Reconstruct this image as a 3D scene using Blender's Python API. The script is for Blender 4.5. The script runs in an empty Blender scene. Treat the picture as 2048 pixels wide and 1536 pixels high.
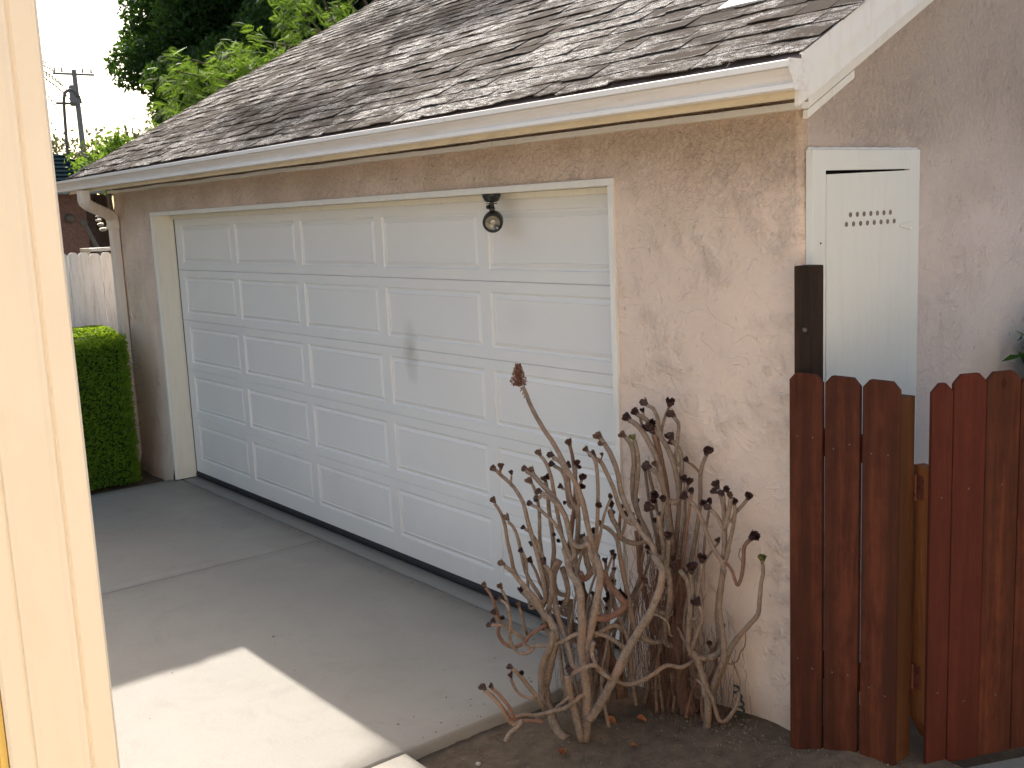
import bpy, bmesh, math, random
from mathutils import Vector, Matrix, noise
from math import sin, cos, pi, radians, sqrt, atan2, hypot
random.seed(11)
SC = bpy.context.scene
COL = SC.collection

# ---------------------------------------------------------------- camera
cd = bpy.data.cameras.new('camera'); cam = bpy.data.objects.new('camera', cd); COL.objects.link(cam)
CP = Vector((8.38928, -3.11543, 2.04009)); YAW, PIT, ROL = 0.90211, -0.15932, -0.04449
F = Vector((-sin(YAW)*cos(PIT), cos(YAW)*cos(PIT), sin(PIT))); Rr = Vector((cos(YAW), sin(YAW), 0)); Uu = Rr.cross(F)
R2 = Rr*cos(ROL)+Uu*sin(ROL); U2 = -Rr*sin(ROL)+Uu*cos(ROL)
cam.matrix_world = Matrix(((R2.x, U2.x, -F.x, CP.x), (R2.y, U2.y, -F.y, CP.y), (R2.z, U2.z, -F.z, CP.z), (0, 0, 0, 1)))
cd.sensor_fit = 'HORIZONTAL'; cd.sensor_width = 36; cd.lens = 36*2140.39/2048
cd.clip_start = 0.05; cd.clip_end = 1000
SC.camera = cam

# ---------------------------------------------------------------- sky, sun, exposure
SUN = Vector((-1.0, 0.294, 1.0)).normalized()
EL = math.asin(SUN.z); AZ = atan2(SUN.x, SUN.y)
w = bpy.data.worlds.new('World'); SC.world = w; w.use_nodes = True
nt = w.node_tree; nt.nodes.clear()
sky = nt.nodes.new('ShaderNodeTexSky'); sky.sky_type = 'NISHITA'; sky.sun_disc = False
sky.sun_elevation = EL; sky.sun_rotation = AZ; sky.dust_density = 4.0; sky.air_density = 1.0; sky.ozone_density = 1.0
bg = nt.nodes.new('ShaderNodeBackground'); bg.inputs['Strength'].default_value = 0.15
wo = nt.nodes.new('ShaderNodeOutputWorld')
wb = nt.nodes.new('ShaderNodeMix'); wb.data_type = 'RGBA'; wb.blend_type = 'MULTIPLY'; wb.inputs[0].default_value = 1.0
wb.inputs[7].default_value = (1.0, 0.97, 0.885, 1)                     # the photograph's white balance
nt.links.new(sky.outputs[0], wb.inputs[6]); nt.links.new(wb.outputs[2], bg.inputs[0]); nt.links.new(bg.outputs[0], wo.inputs[0])
sl = bpy.data.lights.new('sun', 'SUN'); sl.energy = 2.9; sl.angle = radians(0.55); sl.color = (1.0, 0.94, 0.85)
so = bpy.data.objects.new('sun', sl); COL.objects.link(so); so.rotation_euler = SUN.to_track_quat('Z', 'Y').to_euler(); so.location = (-20, 6, 20)
vs = SC.view_settings; vs.view_transform = 'Standard'; vs.look = 'None'; vs.gamma = 1; vs.use_curve_mapping = False
vs.exposure = 1.07
SC.render.engine = 'CYCLES'; SC.cycles.max_bounces = 8; SC.cycles.diffuse_bounces = 5

# ---------------------------------------------------------------- mesh helpers
class MB:
    def __init__(s): s.v = []; s.f = []
    def quad(s, a, b, c, d):
        n = len(s.v); s.v += [tuple(a), tuple(b), tuple(c), tuple(d)]; s.f.append((n, n+1, n+2, n+3)); return s
    def tri(s, a, b, c):
        n = len(s.v); s.v += [tuple(a), tuple(b), tuple(c)]; s.f.append((n, n+1, n+2)); return s
    def box(s, x0, x1, y0, y1, z0, z1):
        n = len(s.v)
        s.v += [(x0,y0,z0),(x1,y0,z0),(x1,y1,z0),(x0,y1,z0),(x0,y0,z1),(x1,y0,z1),(x1,y1,z1),(x0,y1,z1)]
        s.f += [(n,n+3,n+2,n+1),(n+4,n+5,n+6,n+7),(n,n+1,n+5,n+4),(n+1,n+2,n+6,n+5),(n+2,n+3,n+7,n+6),(n+3,n,n+4,n+7)]; return s
    def bbox(s, x0, x1, y0, y1, z0, z1, b=0.003):      # box with chamfered edges
        bm = bmesh.new(); bmesh.ops.create_cube(bm, size=1)
        for v in bm.verts:
            v.co = Vector(((x0+x1)/2+v.co.x*(x1-x0), (y0+y1)/2+v.co.y*(y1-y0), (z0+z1)/2+v.co.z*(z1-z0)))
        bmesh.ops.bevel(bm, geom=bm.edges[:], offset=b, segments=2, affect='EDGES', profile=0.6)
        return s.addbm(bm)
    def addbm(s, bm):
        n = len(s.v); bm.verts.index_update()
        s.v += [tuple(v.co) for v in bm.verts]; s.f += [tuple(n+v.index for v in f.verts) for f in bm.faces]; bm.free(); return s
    def prism(s, poly, axis, a, b):                     # poly: 2D points; axis: extrusion axis (0,1,2)
        n = len(s.v); m = len(poly)
        def mk(p, t):
            q = [0, 0, 0]; q[axis] = t; o = [i for i in range(3) if i != axis]; q[o[0]] = p[0]; q[o[1]] = p[1]; return tuple(q)
        s.v += [mk(p, a) for p in poly] + [mk(p, b) for p in poly]
        s.f += [tuple(n+i for i in range(m)), tuple(n+m+i for i in reversed(range(m)))]
        s.f += [(n+i, n+m+i, n+m+(i+1) % m, n+(i+1) % m) for i in range(m)]; return s
    def tube(s, pts, rad, n=8, cap=True, jit=0.0, smooth=0):
        pts = [Vector(p) for p in pts]
        if not hasattr(rad, '__len__'): rad = [rad]*len(pts)
        if smooth:
            P = []; Rd = []
            for i in range(len(pts)-1):
                p0 = pts[max(0, i-1)]; p1 = pts[i]; p2 = pts[i+1]; p3 = pts[min(len(pts)-1, i+2)]
                for k in range(smooth):
                    t = k/smooth; t2 = t*t; t3 = t2*t
                    P.append(0.5*((2*p1)+(p2-p0)*t+(2*p0-5*p1+4*p2-p3)*t2+(3*p1-p0-3*p2+p3)*t3)); Rd.append(rad[i]*(1-t)+rad[i+1]*t)
            P.append(pts[-1]); Rd.append(rad[-1]); pts, rad = P, Rd
        base = len(s.v); up = Vector((0.3, 0.2, 1)).normalized(); m = len(pts)
        T0 = (pts[1]-pts[0]).normalized(); X = T0.orthogonal().normalized()
        for i, p in enumerate(pts):
            T = (pts[min(m-1, i+1)]-pts[max(0, i-1)])
            T = T.normalized() if T.length > 1e-9 else T0
            X = (X-T*X.dot(T)); X = X.normalized() if X.length > 1e-6 else T.orthogonal().normalized()
            Y = T.cross(X)
            for k in range(n):
                a = 2*pi*k/n; r = rad[i]*(1+jit*random.uniform(-1, 1))
                s.v.append(tuple(p+X*cos(a)*r+Y*sin(a)*r))
        for i in range(m-1):
            for k in range(n):
                a = base+i*n+k; b = base+i*n+(k+1) % n; s.f.append((a, b, b+n, a+n))
        if cap:
            s.f.append(tuple(base+k for k in reversed(range(n)))); s.f.append(tuple(base+(m-1)*n+k for k in range(n)))
        return s
    def lathe(s, prof, n=24, origin=(0, 0, 0), axis=(0, 0, 1), cap=True):   # prof: (r, h)
        ax = Vector(axis).normalized(); X = ax.orthogonal().normalized(); Y = ax.cross(X); O = Vector(origin); b = len(s.v)
        for r, h in prof:
            for k in range(n):
                a = 2*pi*k/n; s.v.append(tuple(O+ax*h+X*cos(a)*r+Y*sin(a)*r))
        for i in range(len(prof)-1):
            for k in range(n):
                p = b+i*n+k; q = b+i*n+(k+1) % n; s.f.append((p, q, q+n, p+n))
        if cap: s.f.append(tuple(b+k for k in reversed(range(n)))); s.f.append(tuple(b+(len(prof)-1)*n+k for k in range(n)))
        return s
    def mesh(s, name, m, smooth=False):
        me = bpy.data.meshes.new(name); me.from_pydata(s.v, [], s.f); me.materials.append(m)
        me.validate(); me.update()
        if smooth: me.polygons.foreach_set('use_smooth', [True]*len(me.polygons))
        return me
    def build(s, name, m, parent=None, smooth=False, loc=None):
        return link(name, s.mesh(name, m, smooth), parent, loc)

def link(name, me, parent=None, loc=None):
    o = bpy.data.objects.new(name, me); COL.objects.link(o)
    if parent is not None: o.parent = parent
    if loc is not None: o.location = loc
    return o
def tag(o, label=None, cat=None, group=None, kind=None):
    if label: o['label'] = label
    if cat: o['category'] = cat
    if group: o['group'] = group
    if kind: o['kind'] = kind
    return o
def empty(name, label, cat, group=None):
    return tag(link(name, None), label, cat, group)
def struct(o, label=None): return tag(o, label, None, None, 'structure')

# ---------------------------------------------------------------- material helpers
class N:
    def __init__(s, name):
        s.m = bpy.data.materials.new(name); s.m.use_nodes = True; s.t = s.m.node_tree; s.t.nodes.clear()
        s.out = s.t.nodes.new('ShaderNodeOutputMaterial'); s.b = s.t.nodes.new('ShaderNodeBsdfPrincipled')
        s.t.links.new(s.b.outputs[0], s.out.inputs[0]); s.co = None
    def n(s, ty, **k):
        x = s.t.nodes.new(ty)
        for a, b in k.items(): setattr(x, a, b)
        return x
    def set(s, sock, v):
        if hasattr(v, 'is_linked') or isinstance(v, bpy.types.NodeSocket): s.t.links.new(v, sock)
        elif hasattr(v, '__len__') and len(v) == 3 and sock.type == 'RGBA': sock.default_value = (*v, 1)
        else: sock.default_value = v
    def coord(s, scale=(1, 1, 1), obj=False, rot=(0, 0, 0)):
        g = s.n('ShaderNodeTexCoord') if obj else s.n('ShaderNodeNewGeometry')
        m = s.n('ShaderNodeMapping'); m.inputs['Scale'].default_value = scale; m.inputs['Rotation'].default_value = rot
        s.t.links.new(g.outputs['Object'] if obj else g.outputs['Position'], m.inputs[0]); return m.outputs[0]
    def noise(s, sc, det=4, ro=0.6, co=None, dist=0.0, col=False):
        x = s.n('ShaderNodeTexNoise'); x.inputs['Scale'].default_value = sc; x.inputs['Detail'].default_value = det
        x.inputs['Roughness'].default_value = ro; x.inputs['Distortion'].default_value = dist
        s.t.links.new(co if co else s.coord(), x.inputs['Vector']); return x.outputs['Color' if col else 'Fac']
    def vor(s, sc, co=None, feat='F1', out='Distance'):
        x = s.n('ShaderNodeTexVoronoi', feature=feat); x.inputs['Scale'].default_value = sc
        s.t.links.new(co if co else s.coord(), x.inputs['Vector']); return x.outputs[out]
    def ramp(s, fac, pts):
        r = s.n('ShaderNodeValToRGB'); e = r.color_ramp.elements
        while len(e) < len(pts): e.new(0.5)
        for a, (p, c) in zip(e, pts):
            a.position = p; a.color = (*c, 1) if hasattr(c, '__len__') else (c, c, c, 1)
        s.set(r.inputs[0], fac); return r.outputs[0]
    def mix(s, fac, a, b, mode='MIX'):
        x = s.n('ShaderNodeMix', data_type='RGBA', blend_type=mode); s.set(x.inputs[0], fac); s.set(x.inputs[6], a); s.set(x.inputs[7], b); return x.outputs[2]
    def math(s, op, a, b=0.0, c=None):
        x = s.n('ShaderNodeMath', operation=op); s.set(x.inputs[0], a); s.set(x.inputs[1], b)
        if c is not None: s.set(x.inputs[2], c)
        return x.outputs[0]
    def mr(s, v, a, b, c=0.0, d=1.0):
        x = s.n('ShaderNodeMapRange'); s.set(x.inputs[0], v)
        for i, q in enumerate((a, b, c, d)): x.inputs[i+1].default_value = q
        return x.outputs[0]
    def bump(s, h, dist, strength=1.0, nrm=None):
        x = s.n('ShaderNodeBump'); s.set(x.inputs['Height'], h); x.inputs['Distance'].default_value = dist; x.inputs['Strength'].default_value = strength
        if nrm is not None: s.t.links.new(nrm, x.inputs['Normal'])
        return x.outputs[0]
    def sep(s, v):
        x = s.n('ShaderNodeSeparateXYZ'); s.t.links.new(v, x.inputs[0]); return x.outputs
    def done(s, col, rough=0.7, nrm=None, spec=0.4, metal=0.0, **k):
        s.set(s.b.inputs['Base Color'], col); s.set(s.b.inputs['Roughness'], rough); s.set(s.b.inputs['Specular IOR Level'], spec)
        s.b.inputs['Metallic'].default_value = metal
        if nrm is not None: s.t.links.new(nrm, s.b.inputs['Normal'])
        for a, b in k.items(): s.set(s.b.inputs[a], b)
        return s.m

# ---------------------------------------------------------------- materials
M = {}
def stucco(name, base, dirt, skip):
    n = N(name)
    c = n.coord((1, 1, 1))
    lace = n.noise(6.5, 3, 0.6, n.coord((1, 1, 1.2)), 0.7)              # plateaus of the trowelled coat
    pl = n.mr(lace, 0.49, 0.53, 0.0, 1.0)
    crumb = n.noise(44, 5, 0.75, n.coord((1, 1, 0.8)), 0.5); lace2 = n.mr(n.noise(13, 3, 0.6, n.coord((1, 1, 0.8)), 0.9), 0.50, 0.53, 0.0, 1.0); fine = n.noise(170, 4, 0.75)
    msk = n.math('MULTIPLY', n.mr(n.noise(2.7, 4, 0.65), 0.47, 0.60), n.mr(n.noise(11, 3, 0.6), 0.40, 0.60))
    z = n.sep(n.coord())[2]
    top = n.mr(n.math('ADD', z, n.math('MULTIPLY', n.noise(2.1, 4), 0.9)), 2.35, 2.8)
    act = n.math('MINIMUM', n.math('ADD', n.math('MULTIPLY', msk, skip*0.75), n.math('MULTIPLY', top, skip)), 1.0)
    rough = n.math('ADD', n.math('MULTIPLY', act, 0.75), 0.16)
    h = n.math('MULTIPLY', crumb, n.math('MULTIPLY', rough, 2.2))
    h = n.math('ADD', h, n.math('ADD', n.math('MULTIPLY', pl, skip*0.20), n.math('MULTIPLY', fine, 0.22)))
    h = n.math('ADD', h, n.math('MULTIPLY', n.math('MULTIPLY', lace2, n.math('ADD', act, 0.25)), skip*0.22))
    col = n.mix(n.mr(n.noise(1.3, 5), 0.35, 0.7), base, tuple(x*0.88 for x in base))
    crev = n.mr(crumb, 0.30, 0.47, 1.0, 0.0)  # shade in the crevices of the relief, darkened into the colour
    col = n.mix(n.math('MULTIPLY', crev, n.math('MULTIPLY', act, 0.42)), col, tuple(x*y for x, y in zip(base, (0.72, 0.60, 0.46))))
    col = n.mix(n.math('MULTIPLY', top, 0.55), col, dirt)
    low = n.mr(n.math('ADD', z, n.math('MULTIPLY', n.noise(6, 4), 0.25)), 0.15, 0.38, 1, 0)
    col = n.mix(n.math('MULTIPLY', low, 0.5), col, tuple(x*0.7 for x in dirt))
    spots = n.mr(n.noise(34, 4, 0.78, n.coord((1, 1, 0.5))), 0.645, 0.70)
    col = n.mix(n.math('MULTIPLY', spots, 0.6), col, tuple(x*0.45 for x in dirt))
    return n.done(col, 0.92, n.bump(h, 0.013, 1.0), 0.15)
M['stucco'] = stucco('pink_stucco', (0.86, 0.69, 0.575), (0.62, 0.465, 0.33), 0.95)
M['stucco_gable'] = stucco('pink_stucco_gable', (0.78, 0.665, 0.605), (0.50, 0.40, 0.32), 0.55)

def paint(name, base, dirt=(0.45, 0.38, 0.28), amt=0.25, rough=0.45, grain=0.0, streak=(6, 6, 0.7), bd=0.0015):
    n = N(name)
    d = n.mr(n.noise(5, 5, 0.65, n.coord(streak)), 0.48, 0.8)
    col = n.mix(n.math('MULTIPLY', d, amt), base, dirt)
    col = n.mix(n.mr(n.noise(1.1, 3), 0.3, 0.7, 0, 0.12), col, tuple(x*0.7 for x in base))
    h = n.noise(60, 4, 0.6, n.coord((1, 1, 1)))
    if grain: h = n.math('ADD', h, n.math('MULTIPLY', n.noise(30, 4, 0.7, n.coord((0.35, 3, 3) if grain == 1 else (3, 3, 0.25))), 1.2))
    return n.done(col, rough, n.bump(h, bd, 0.5), 0.4)
M['white'] = paint('white_trim_paint', (0.88, 0.87, 0.83))
M['door'] = None
def door_mat():
    n = N('white_door_steel')
    c = n.coord()
    s = n.sep(c)
    # a grey smudge low on the fourth column and a faint one right of it (dirt with a shape of its own)
    def blob(x, z, rx, rz):
        a = n.math('POWER', n.math('DIVIDE', n.math('SUBTRACT', s[0], x), rx), 2.0); b = n.math('POWER', n.math('DIVIDE', n.math('SUBTRACT', s[2], z), rz), 2.0)
        return n.math('SUBTRACT', 1.0, n.math('SQRT', n.math('ADD', a, b)))
    nn = n.noise(9, 5, 0.7)
    m1 = n.mr(n.math('ADD', blob(3.32, 1.29, 0.085, 0.20), n.math('MULTIPLY', nn, 1.1)), 0.55, 1.6, 0, 0.48)
    m2 = n.mr(n.math('ADD', blob(4.31, 1.52, 0.13, 0.12), n.math('MULTIPLY', nn, 0.8)), 0.5, 1.6, 0, 0.09)
    low = n.mr(n.math('ADD', s[2], n.math('MULTIPLY', n.noise(4, 5), 0.6)), 0.35, 0.8, 0.25, 0)
    col = n.mix(n.mr(n.noise(2.0, 5), 0.35, 0.7, 0, 0.25), (0.82, 0.81, 0.785), (0.73, 0.72, 0.69))
    col = n.mix(low, col, (0.42, 0.39, 0.34)); col = n.mix(m1, col, (0.22, 0.20, 0.15)); col = n.mix(m2, col, (0.25, 0.23, 0.18))
    h = n.noise(50, 5, 0.7, n.coord((0.5, 1, 2.0)))
    return n.done(col, 0.42, n.bump(h, 0.0012, 0.5), 0.45)
M['door'] = door_mat()
M['gutter'] = paint('gutter_enamel', (0.86, 0.84, 0.81), (0.42, 0.27, 0.19), 0.42, 0.38, 0, (0.9, 6, 7))
def gutter_front():
    n = N('stained_gutter_enamel'); z = n.sep(n.coord())[2]; f = n.noise(5, 5, 0.7, n.coord((0.8, 5, 9)))
    zz = n.math('ADD', z, n.math('MULTIPLY', n.math('SUBTRACT', f, 0.5), 0.016))
    grime = n.math('MULTIPLY', n.mr(zz, 2.385, 2.40), n.mr(zz, 2.434, 2.428))      # brown film in the hollow of the gutter face
    edge = n.mr(n.math('ABSOLUTE', n.math('SUBTRACT', z, 2.4325)), 0.0, 0.004, 0.5, 0)
    col = n.mix(n.math('MULTIPLY', grime, n.mr(f, 0.3, 0.7, 0.25, 0.6)), (0.88, 0.87, 0.85), (0.60, 0.50, 0.42))
    col = n.mix(edge, col, (0.25, 0.21, 0.18)); col = n.mix(n.mr(n.noise(30, 4, 0.7, n.coord((0.6, 1, 1))), 0.62, 0.75, 0, 0.4), col, (0.4, 0.33, 0.27))
    return n.done(col, 0.35, None, 0.4)
M['gutterface'] = gutter_front()
M['fascia'] = paint('cream_fascia_paint', (0.76, 0.65, 0.46), (0.30, 0.24, 0.17), 0.45, 0.6, 1, (1.2, 4, 5))
M['casing'] = paint('casing_paint', (0.84, 0.82, 0.76), (0.5, 0.43, 0.32), 0.2)
M['jamb'] = paint('jamb_paint', (0.84, 0.80, 0.68), (0.5, 0.43, 0.32), 0.22)
M['spout'] = paint('downspout_paint', (0.84, 0.75, 0.66), (0.35, 0.27, 0.2), 0.3)
M['cabinet'] = paint('cabinet_enamel', (0.80, 0.80, 0.75), (0.45, 0.44, 0.4), 0.15, 0.4)
M['fencewhite'] = paint('weathered_white_boards', (0.85, 0.88, 0.90), (0.20, 0.16, 0.11), 0.5, 0.7, 2, (9, 9, 0.9))
def simple(name, col, rough=0.6, spec=0.4, metal=0.0, sc=20, amt=0.25, bd=0.002):
    n = N(name); f = n.noise(sc, 5, 0.65)
    c = n.mix(n.mr(f, 0.3, 0.7), tuple(x*(1-amt) for x in col), tuple(min(1, x*(1+amt)) for x in col))
    return n.done(c, rough, n.bump(f, bd, 0.6), spec, metal)
M['black'] = simple('black_plastic', (0.012, 0.014, 0.013), 0.3, 0.5, 0, 40, 0.3, 0.0004)
M['dark'] = simple('dark_void', (0.008, 0.008, 0.008), 0.9, 0.1)
M['rubber'] = simple('door_seal_rubber', (0.018, 0.02, 0.024), 0.6, 0.3)
M['lens'] = simple('pale_reflector', (0.62, 0.58, 0.47), 0.2, 0.6, 0.4, 20, 0.1, 0.0)
M['glassdome'] = simple('sensor_dome', (0.35, 0.36, 0.38), 0.15, 0.6)
M['screw'] = simple('dull_screw', (0.14, 0.12, 0.10), 0.5, 0.5, 0.6)
M['rust'] = simple('rusty_hinge_iron', (0.16, 0.05, 0.03), 0.7, 0.4, 0.3, 60, 0.5)
M['holes'] = simple('inner_mesh', (0.20, 0.16, 0.14), 0.8)
def concrete(name, base, stain, amt):
    n = N(name)
    big = n.noise(1.0, 6, 0.62); med = n.noise(6, 6, 0.65); fine = n.noise(150, 4, 0.7); gr = n.noise(420, 2, 0.6)
    col = n.mix(n.mr(big, 0.3, 0.7), base, tuple(x*0.86 for x in base))
    col = n.mix(n.mr(med, 0.52, 0.75, 0, amt), col, stain)
    s = n.sep(n.coord())
    near = n.mr(n.math('ADD', s[1], n.math('MULTIPLY', n.noise(2.6, 5), 0.55)), -0.05, 0.32, 0, 0.6)   # damp grime along the threshold
    col = n.mix(near, col, tuple(x*0.62 for x in stain))
    blot = n.mr(n.noise(2.3, 6, 0.75, None, 1.2), 0.52, 0.70, 0, 0.5); col = n.mix(blot, col, tuple(x*1.05 for x in stain))
    sp = n.mr(n.noise(26, 5, 0.8), 0.68, 0.74, 0, 0.7)
    col = n.mix(sp, col, tuple(x*0.5 for x in stain))
    col = n.mix(n.mr(gr, 0.35, 0.75, 0, 0.35), col, tuple(min(1, x*1.35) for x in base))
    h = n.math('ADD', n.math('MULTIPLY', fine, 1.0), n.math('MULTIPLY', gr, 0.5))
    return n.done(col, n.mr(fine, 0.3, 0.7, 0.35, 0.75), n.bump(h, 0.0022, 0.85), 0.35)
M['concrete'] = concrete('driveway_concrete', (0.355, 0.325, 0.28), (0.24, 0.215, 0.18), 0.3)
M['apron'] = concrete('apron_concrete', (0.32, 0.31, 0.275), (0.20, 0.18, 0.15), 0.55)
def dirt():
    n = N('brown_soil'); f = n.noise(14, 6, 0.7); g = n.noise(120, 4, 0.7); v = n.vor(85)
    col = n.mix(n.mr(f, 0.35, 0.7), (0.18, 0.135, 0.095), (0.105, 0.08, 0.058))
    col = n.mix(n.mr(g, 0.62, 0.72, 0, 0.7), col, (0.26, 0.21, 0.15))
    col = n.mix(n.mr(v, 0.10, 0.04, 0, 0.5) if False else n.mr(n.noise(60, 2), 0.7, 0.74, 0, 0.6), col, (0.03, 0.025, 0.02))
    return n.done(col, 0.95, n.bump(n.math('ADD', f, n.math('MULTIPLY', g, 0.6)), 0.012, 0.9), 0.15)
M['dirt'] = dirt()
def shingle():
    n = N('asphalt_shingle')
    g = n.n('ShaderNodeNewGeometry'); oi = n.n('ShaderNodeObjectInfo')
    r = n.math('FRACT', n.math('ADD', g.outputs['Random Per Island'], oi.outputs['Random']))
    gran = n.noise(330, 3, 0.75); gr2 = n.noise(110, 3, 0.7)
    base = n.ramp(r, [(0, (0.070, 0.054, 0.044)), (0.35, (0.105, 0.081, 0.066)), (0.7, (0.085, 0.069, 0.059)), (1, (0.125, 0.098, 0.081))])
    col = n.mix(n.mr(gran, 0.3, 0.7, 0, 0.75), n.mix(0.5, base, (0.03, 0.027, 0.025)), base)
    col = n.mix(n.mr(gr2, 0.6, 0.7, 0, 0.35), col, (0.20, 0.17, 0.145))
    # sun glints painted into the colour as pale speckled patches along the courses
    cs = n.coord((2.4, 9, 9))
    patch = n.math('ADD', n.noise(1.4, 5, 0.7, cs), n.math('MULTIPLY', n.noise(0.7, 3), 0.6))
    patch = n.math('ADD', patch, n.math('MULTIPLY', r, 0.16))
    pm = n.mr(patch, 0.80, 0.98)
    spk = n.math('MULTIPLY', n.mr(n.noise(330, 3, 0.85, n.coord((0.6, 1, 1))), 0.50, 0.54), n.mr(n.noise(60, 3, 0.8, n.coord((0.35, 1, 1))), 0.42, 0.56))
    glint = n.math('MULTIPLY', pm, spk)
    col = n.mix(n.math('MULTIPLY', glint, 0.95), col, (0.72, 0.71, 0.69))
    rough = n.mr(glint, 0, 1, 0.9, 0.45)
    h = n.math('ADD', gran, n.math('MULTIPLY', gr2, 0.35))
    return n.done(col, rough, n.bump(h, 0.003, 1.0), n.mr(glint, 0, 1, 0.07, 0.25))
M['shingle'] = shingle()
M['bshingle'] = simple('blue_slate_shingles', (0.018, 0.032, 0.040), 1.0, 0.0)
def wood(name, a, b, c, gs=(10, 10, 0.6)):
    n = N(name)
    oi = n.n('ShaderNodeObjectInfo'); rnd = oi.outputs['Random']
    co = n.n('ShaderNodeVectorMath', operation='ADD'); n.t.links.new(n.coord(gs), co.inputs[0])
    cm = n.n('ShaderNodeCombineXYZ'); n.set(cm.inputs[2], n.math('MULTIPLY', rnd, 37.0)); n.set(cm.inputs[0], n.math('MULTIPLY', rnd, 11.0)); n.t.links.new(cm.outputs[0], co.inputs[1])
    gr = n.math('ADD', n.math('MULTIPLY', n.noise(3.2, 6, 0.75, co.outputs[0], 0.8), 0.55), n.math('MULTIPLY', n.noise(14, 6, 0.75, n.coord((1, 1, 0.6))), 0.45)); cl = n.n('ShaderNodeVectorMath', operation='SCALE'); n.t.links.new(co.outputs[0], cl.inputs[0]); cl.inputs['Scale'].default_value = 0.45; big = n.noise(2.6, 5, 0.65, cl.outputs[0])
    col = n.mix(n.mr(gr, 0.42, 0.58), a, b); col = n.mix(n.mr(big, 0.42, 0.62, 0, 0.85), col, c)
    col = n.mix(n.mr(rnd, 0, 1, 0, 0.35), col, tuple(x*0.6 for x in a))
    kn = n.mr(n.vor(5.5, n.coord((1, 1, 0.55))), 0.035, 0.07, 0.75, 0)
    col = n.mix(kn, col, tuple(x*0.35 for x in a))
    return n.done(col, 0.75, n.bump(n.noise(9, 5, 0.7, co.outputs[0]), 0.004, 0.9), 0.15)
M['redwood'] = wood('stained_redwood', (0.075, 0.021, 0.011), (0.145, 0.042, 0.020), (0.050, 0.019, 0.011))
M['redboard'] = wood('fresh_red_stain', (0.095, 0.022, 0.014), (0.135, 0.033, 0.019), (0.075, 0.020, 0.012))
M['orangewood'] = wood('honey_stained_stud', (0.105, 0.040, 0.016), (0.15, 0.060, 0.022), (0.07, 0.030, 0.013))
M['stilewood'] = wood('honey_stained_stile', (0.24, 0.085, 0.03), (0.33, 0.13, 0.045), (0.17, 0.065, 0.025))
M['darkwood'] = wood('dark_weathered_post', (0.038, 0.022, 0.014), (0.06, 0.032, 0.020), (0.024, 0.016, 0.012))
def bark(name, a, b, ring=55):
    n = N(name); f = n.noise(35, 5, 0.7); g = n.noise(160, 3, 0.7, n.coord((1, 1, 2.5)))
    v = n.vor(115, n.coord((1, 1, 1.8)))
    col = n.mix(n.mr(f, 0.3, 0.7), a, b); col = n.mix(n.mr(v, 0.15, 0.5, 0.5, 0), col, tuple(x*0.45 for x in a))
    col = n.mix(n.mr(n.noise(7, 3), 0.45, 0.7, 0, 0.5), col, tuple(x*y for x, y in zip(b, (1.05, 0.8, 0.68))))
    return n.done(col, 0.8, n.bump(n.math('ADD', v, g), 0.004, 0.9), 0.25)
M['stem'] = bark('succulent_stem', (0.20, 0.145, 0.11), (0.39, 0.30, 0.23))
M['stemred'] = bark('ruddy_stem', (0.22, 0.12, 0.085), (0.30, 0.175, 0.125))
M['shag'] = bark('shaggy_dead_root', (0.12, 0.062, 0.04), (0.20, 0.11, 0.075))
M['bark'] = bark('tree_bark', (0.09, 0.07, 0.055), (0.16, 0.13, 0.1))
def leafm(name, a, b, tr, rough=0.45, tw=0.45):
    n = N(name); g = n.n('ShaderNodeNewGeometry')
    col = n.mix(g.outputs['Random Per Island'], a, b)
    dif = n.done(col, rough, None, 0.2)
    t = n.n('ShaderNodeBsdfTranslucent'); n.set(t.inputs[0], tr)
    mx = n.n('ShaderNodeMixShader'); mx.inputs[0].default_value = tw
    n.t.links.new(n.b.outputs[0], mx.inputs[1]); n.t.links.new(t.outputs[0], mx.inputs[2]); n.t.links.new(mx.outputs[0], n.out.inputs[0])
    return n.m
M['leafdark'] = leafm('glossy_dark_leaves', (0.018, 0.045, 0.015), (0.05, 0.10, 0.028), (0.10, 0.22, 0.02), 0.55, 0.3)
M['leafpin'] = leafm('light_green_leaflets', (0.055, 0.12, 0.018), (0.09, 0.18, 0.026), (0.28, 0.46, 0.05), 0.55, 0.42)
M['leafhedge'] = leafm('hedge_leaves', (0.06, 0.125, 0.016), (0.15, 0.25, 0.03), (0.55, 0.78, 0.05), 0.5, 0.4)
M['leaffar'] = leafm('hazy_far_foliage', (0.05, 0.065, 0.035), (0.09, 0.10, 0.055), (0.16, 0.18, 0.07), 0.6, 0.35)
M['leafshrub'] = leafm('shrub_leaves', (0.03, 0.09, 0.02), (0.07, 0.15, 0.03), (0.12, 0.28, 0.04), 0.4, 0.3)
def petal(name, a, b):
    n = N(name); g = n.n('ShaderNodeNewGeometry')
    col = n.mix(g.outputs['Random Per Island'], a, b); col = n.mix(n.mr(n.noise(60, 3), 0.5, 0.7, 0, 0.5), col, tuple(x*0.4 for x in a))
    return n.done(col, 0.5, None, 0.4)
M['p_dark'] = petal('maroon_black_petals', (0.022, 0.012, 0.013), (0.07, 0.032, 0.028))
M['p_brown'] = petal('brown_green_petals', (0.10, 0.075, 0.035), (0.13, 0.06, 0.045))
M['p_green'] = petal('green_petals', (0.10, 0.14, 0.03), (0.16, 0.15, 0.05))
M['p_flower'] = petal('rust_brown_florets', (0.14, 0.055, 0.04), (0.27, 0.13, 0.08))
M['dryleaf'] = simple('dry_leaf', (0.26, 0.10, 0.045), 0.8, 0.2, 0, 30, 0.5)
M['grit'] = simple('soil_grit', (0.22, 0.175, 0.125), 0.9, 0.2, 0, 60, 0.4)
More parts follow.
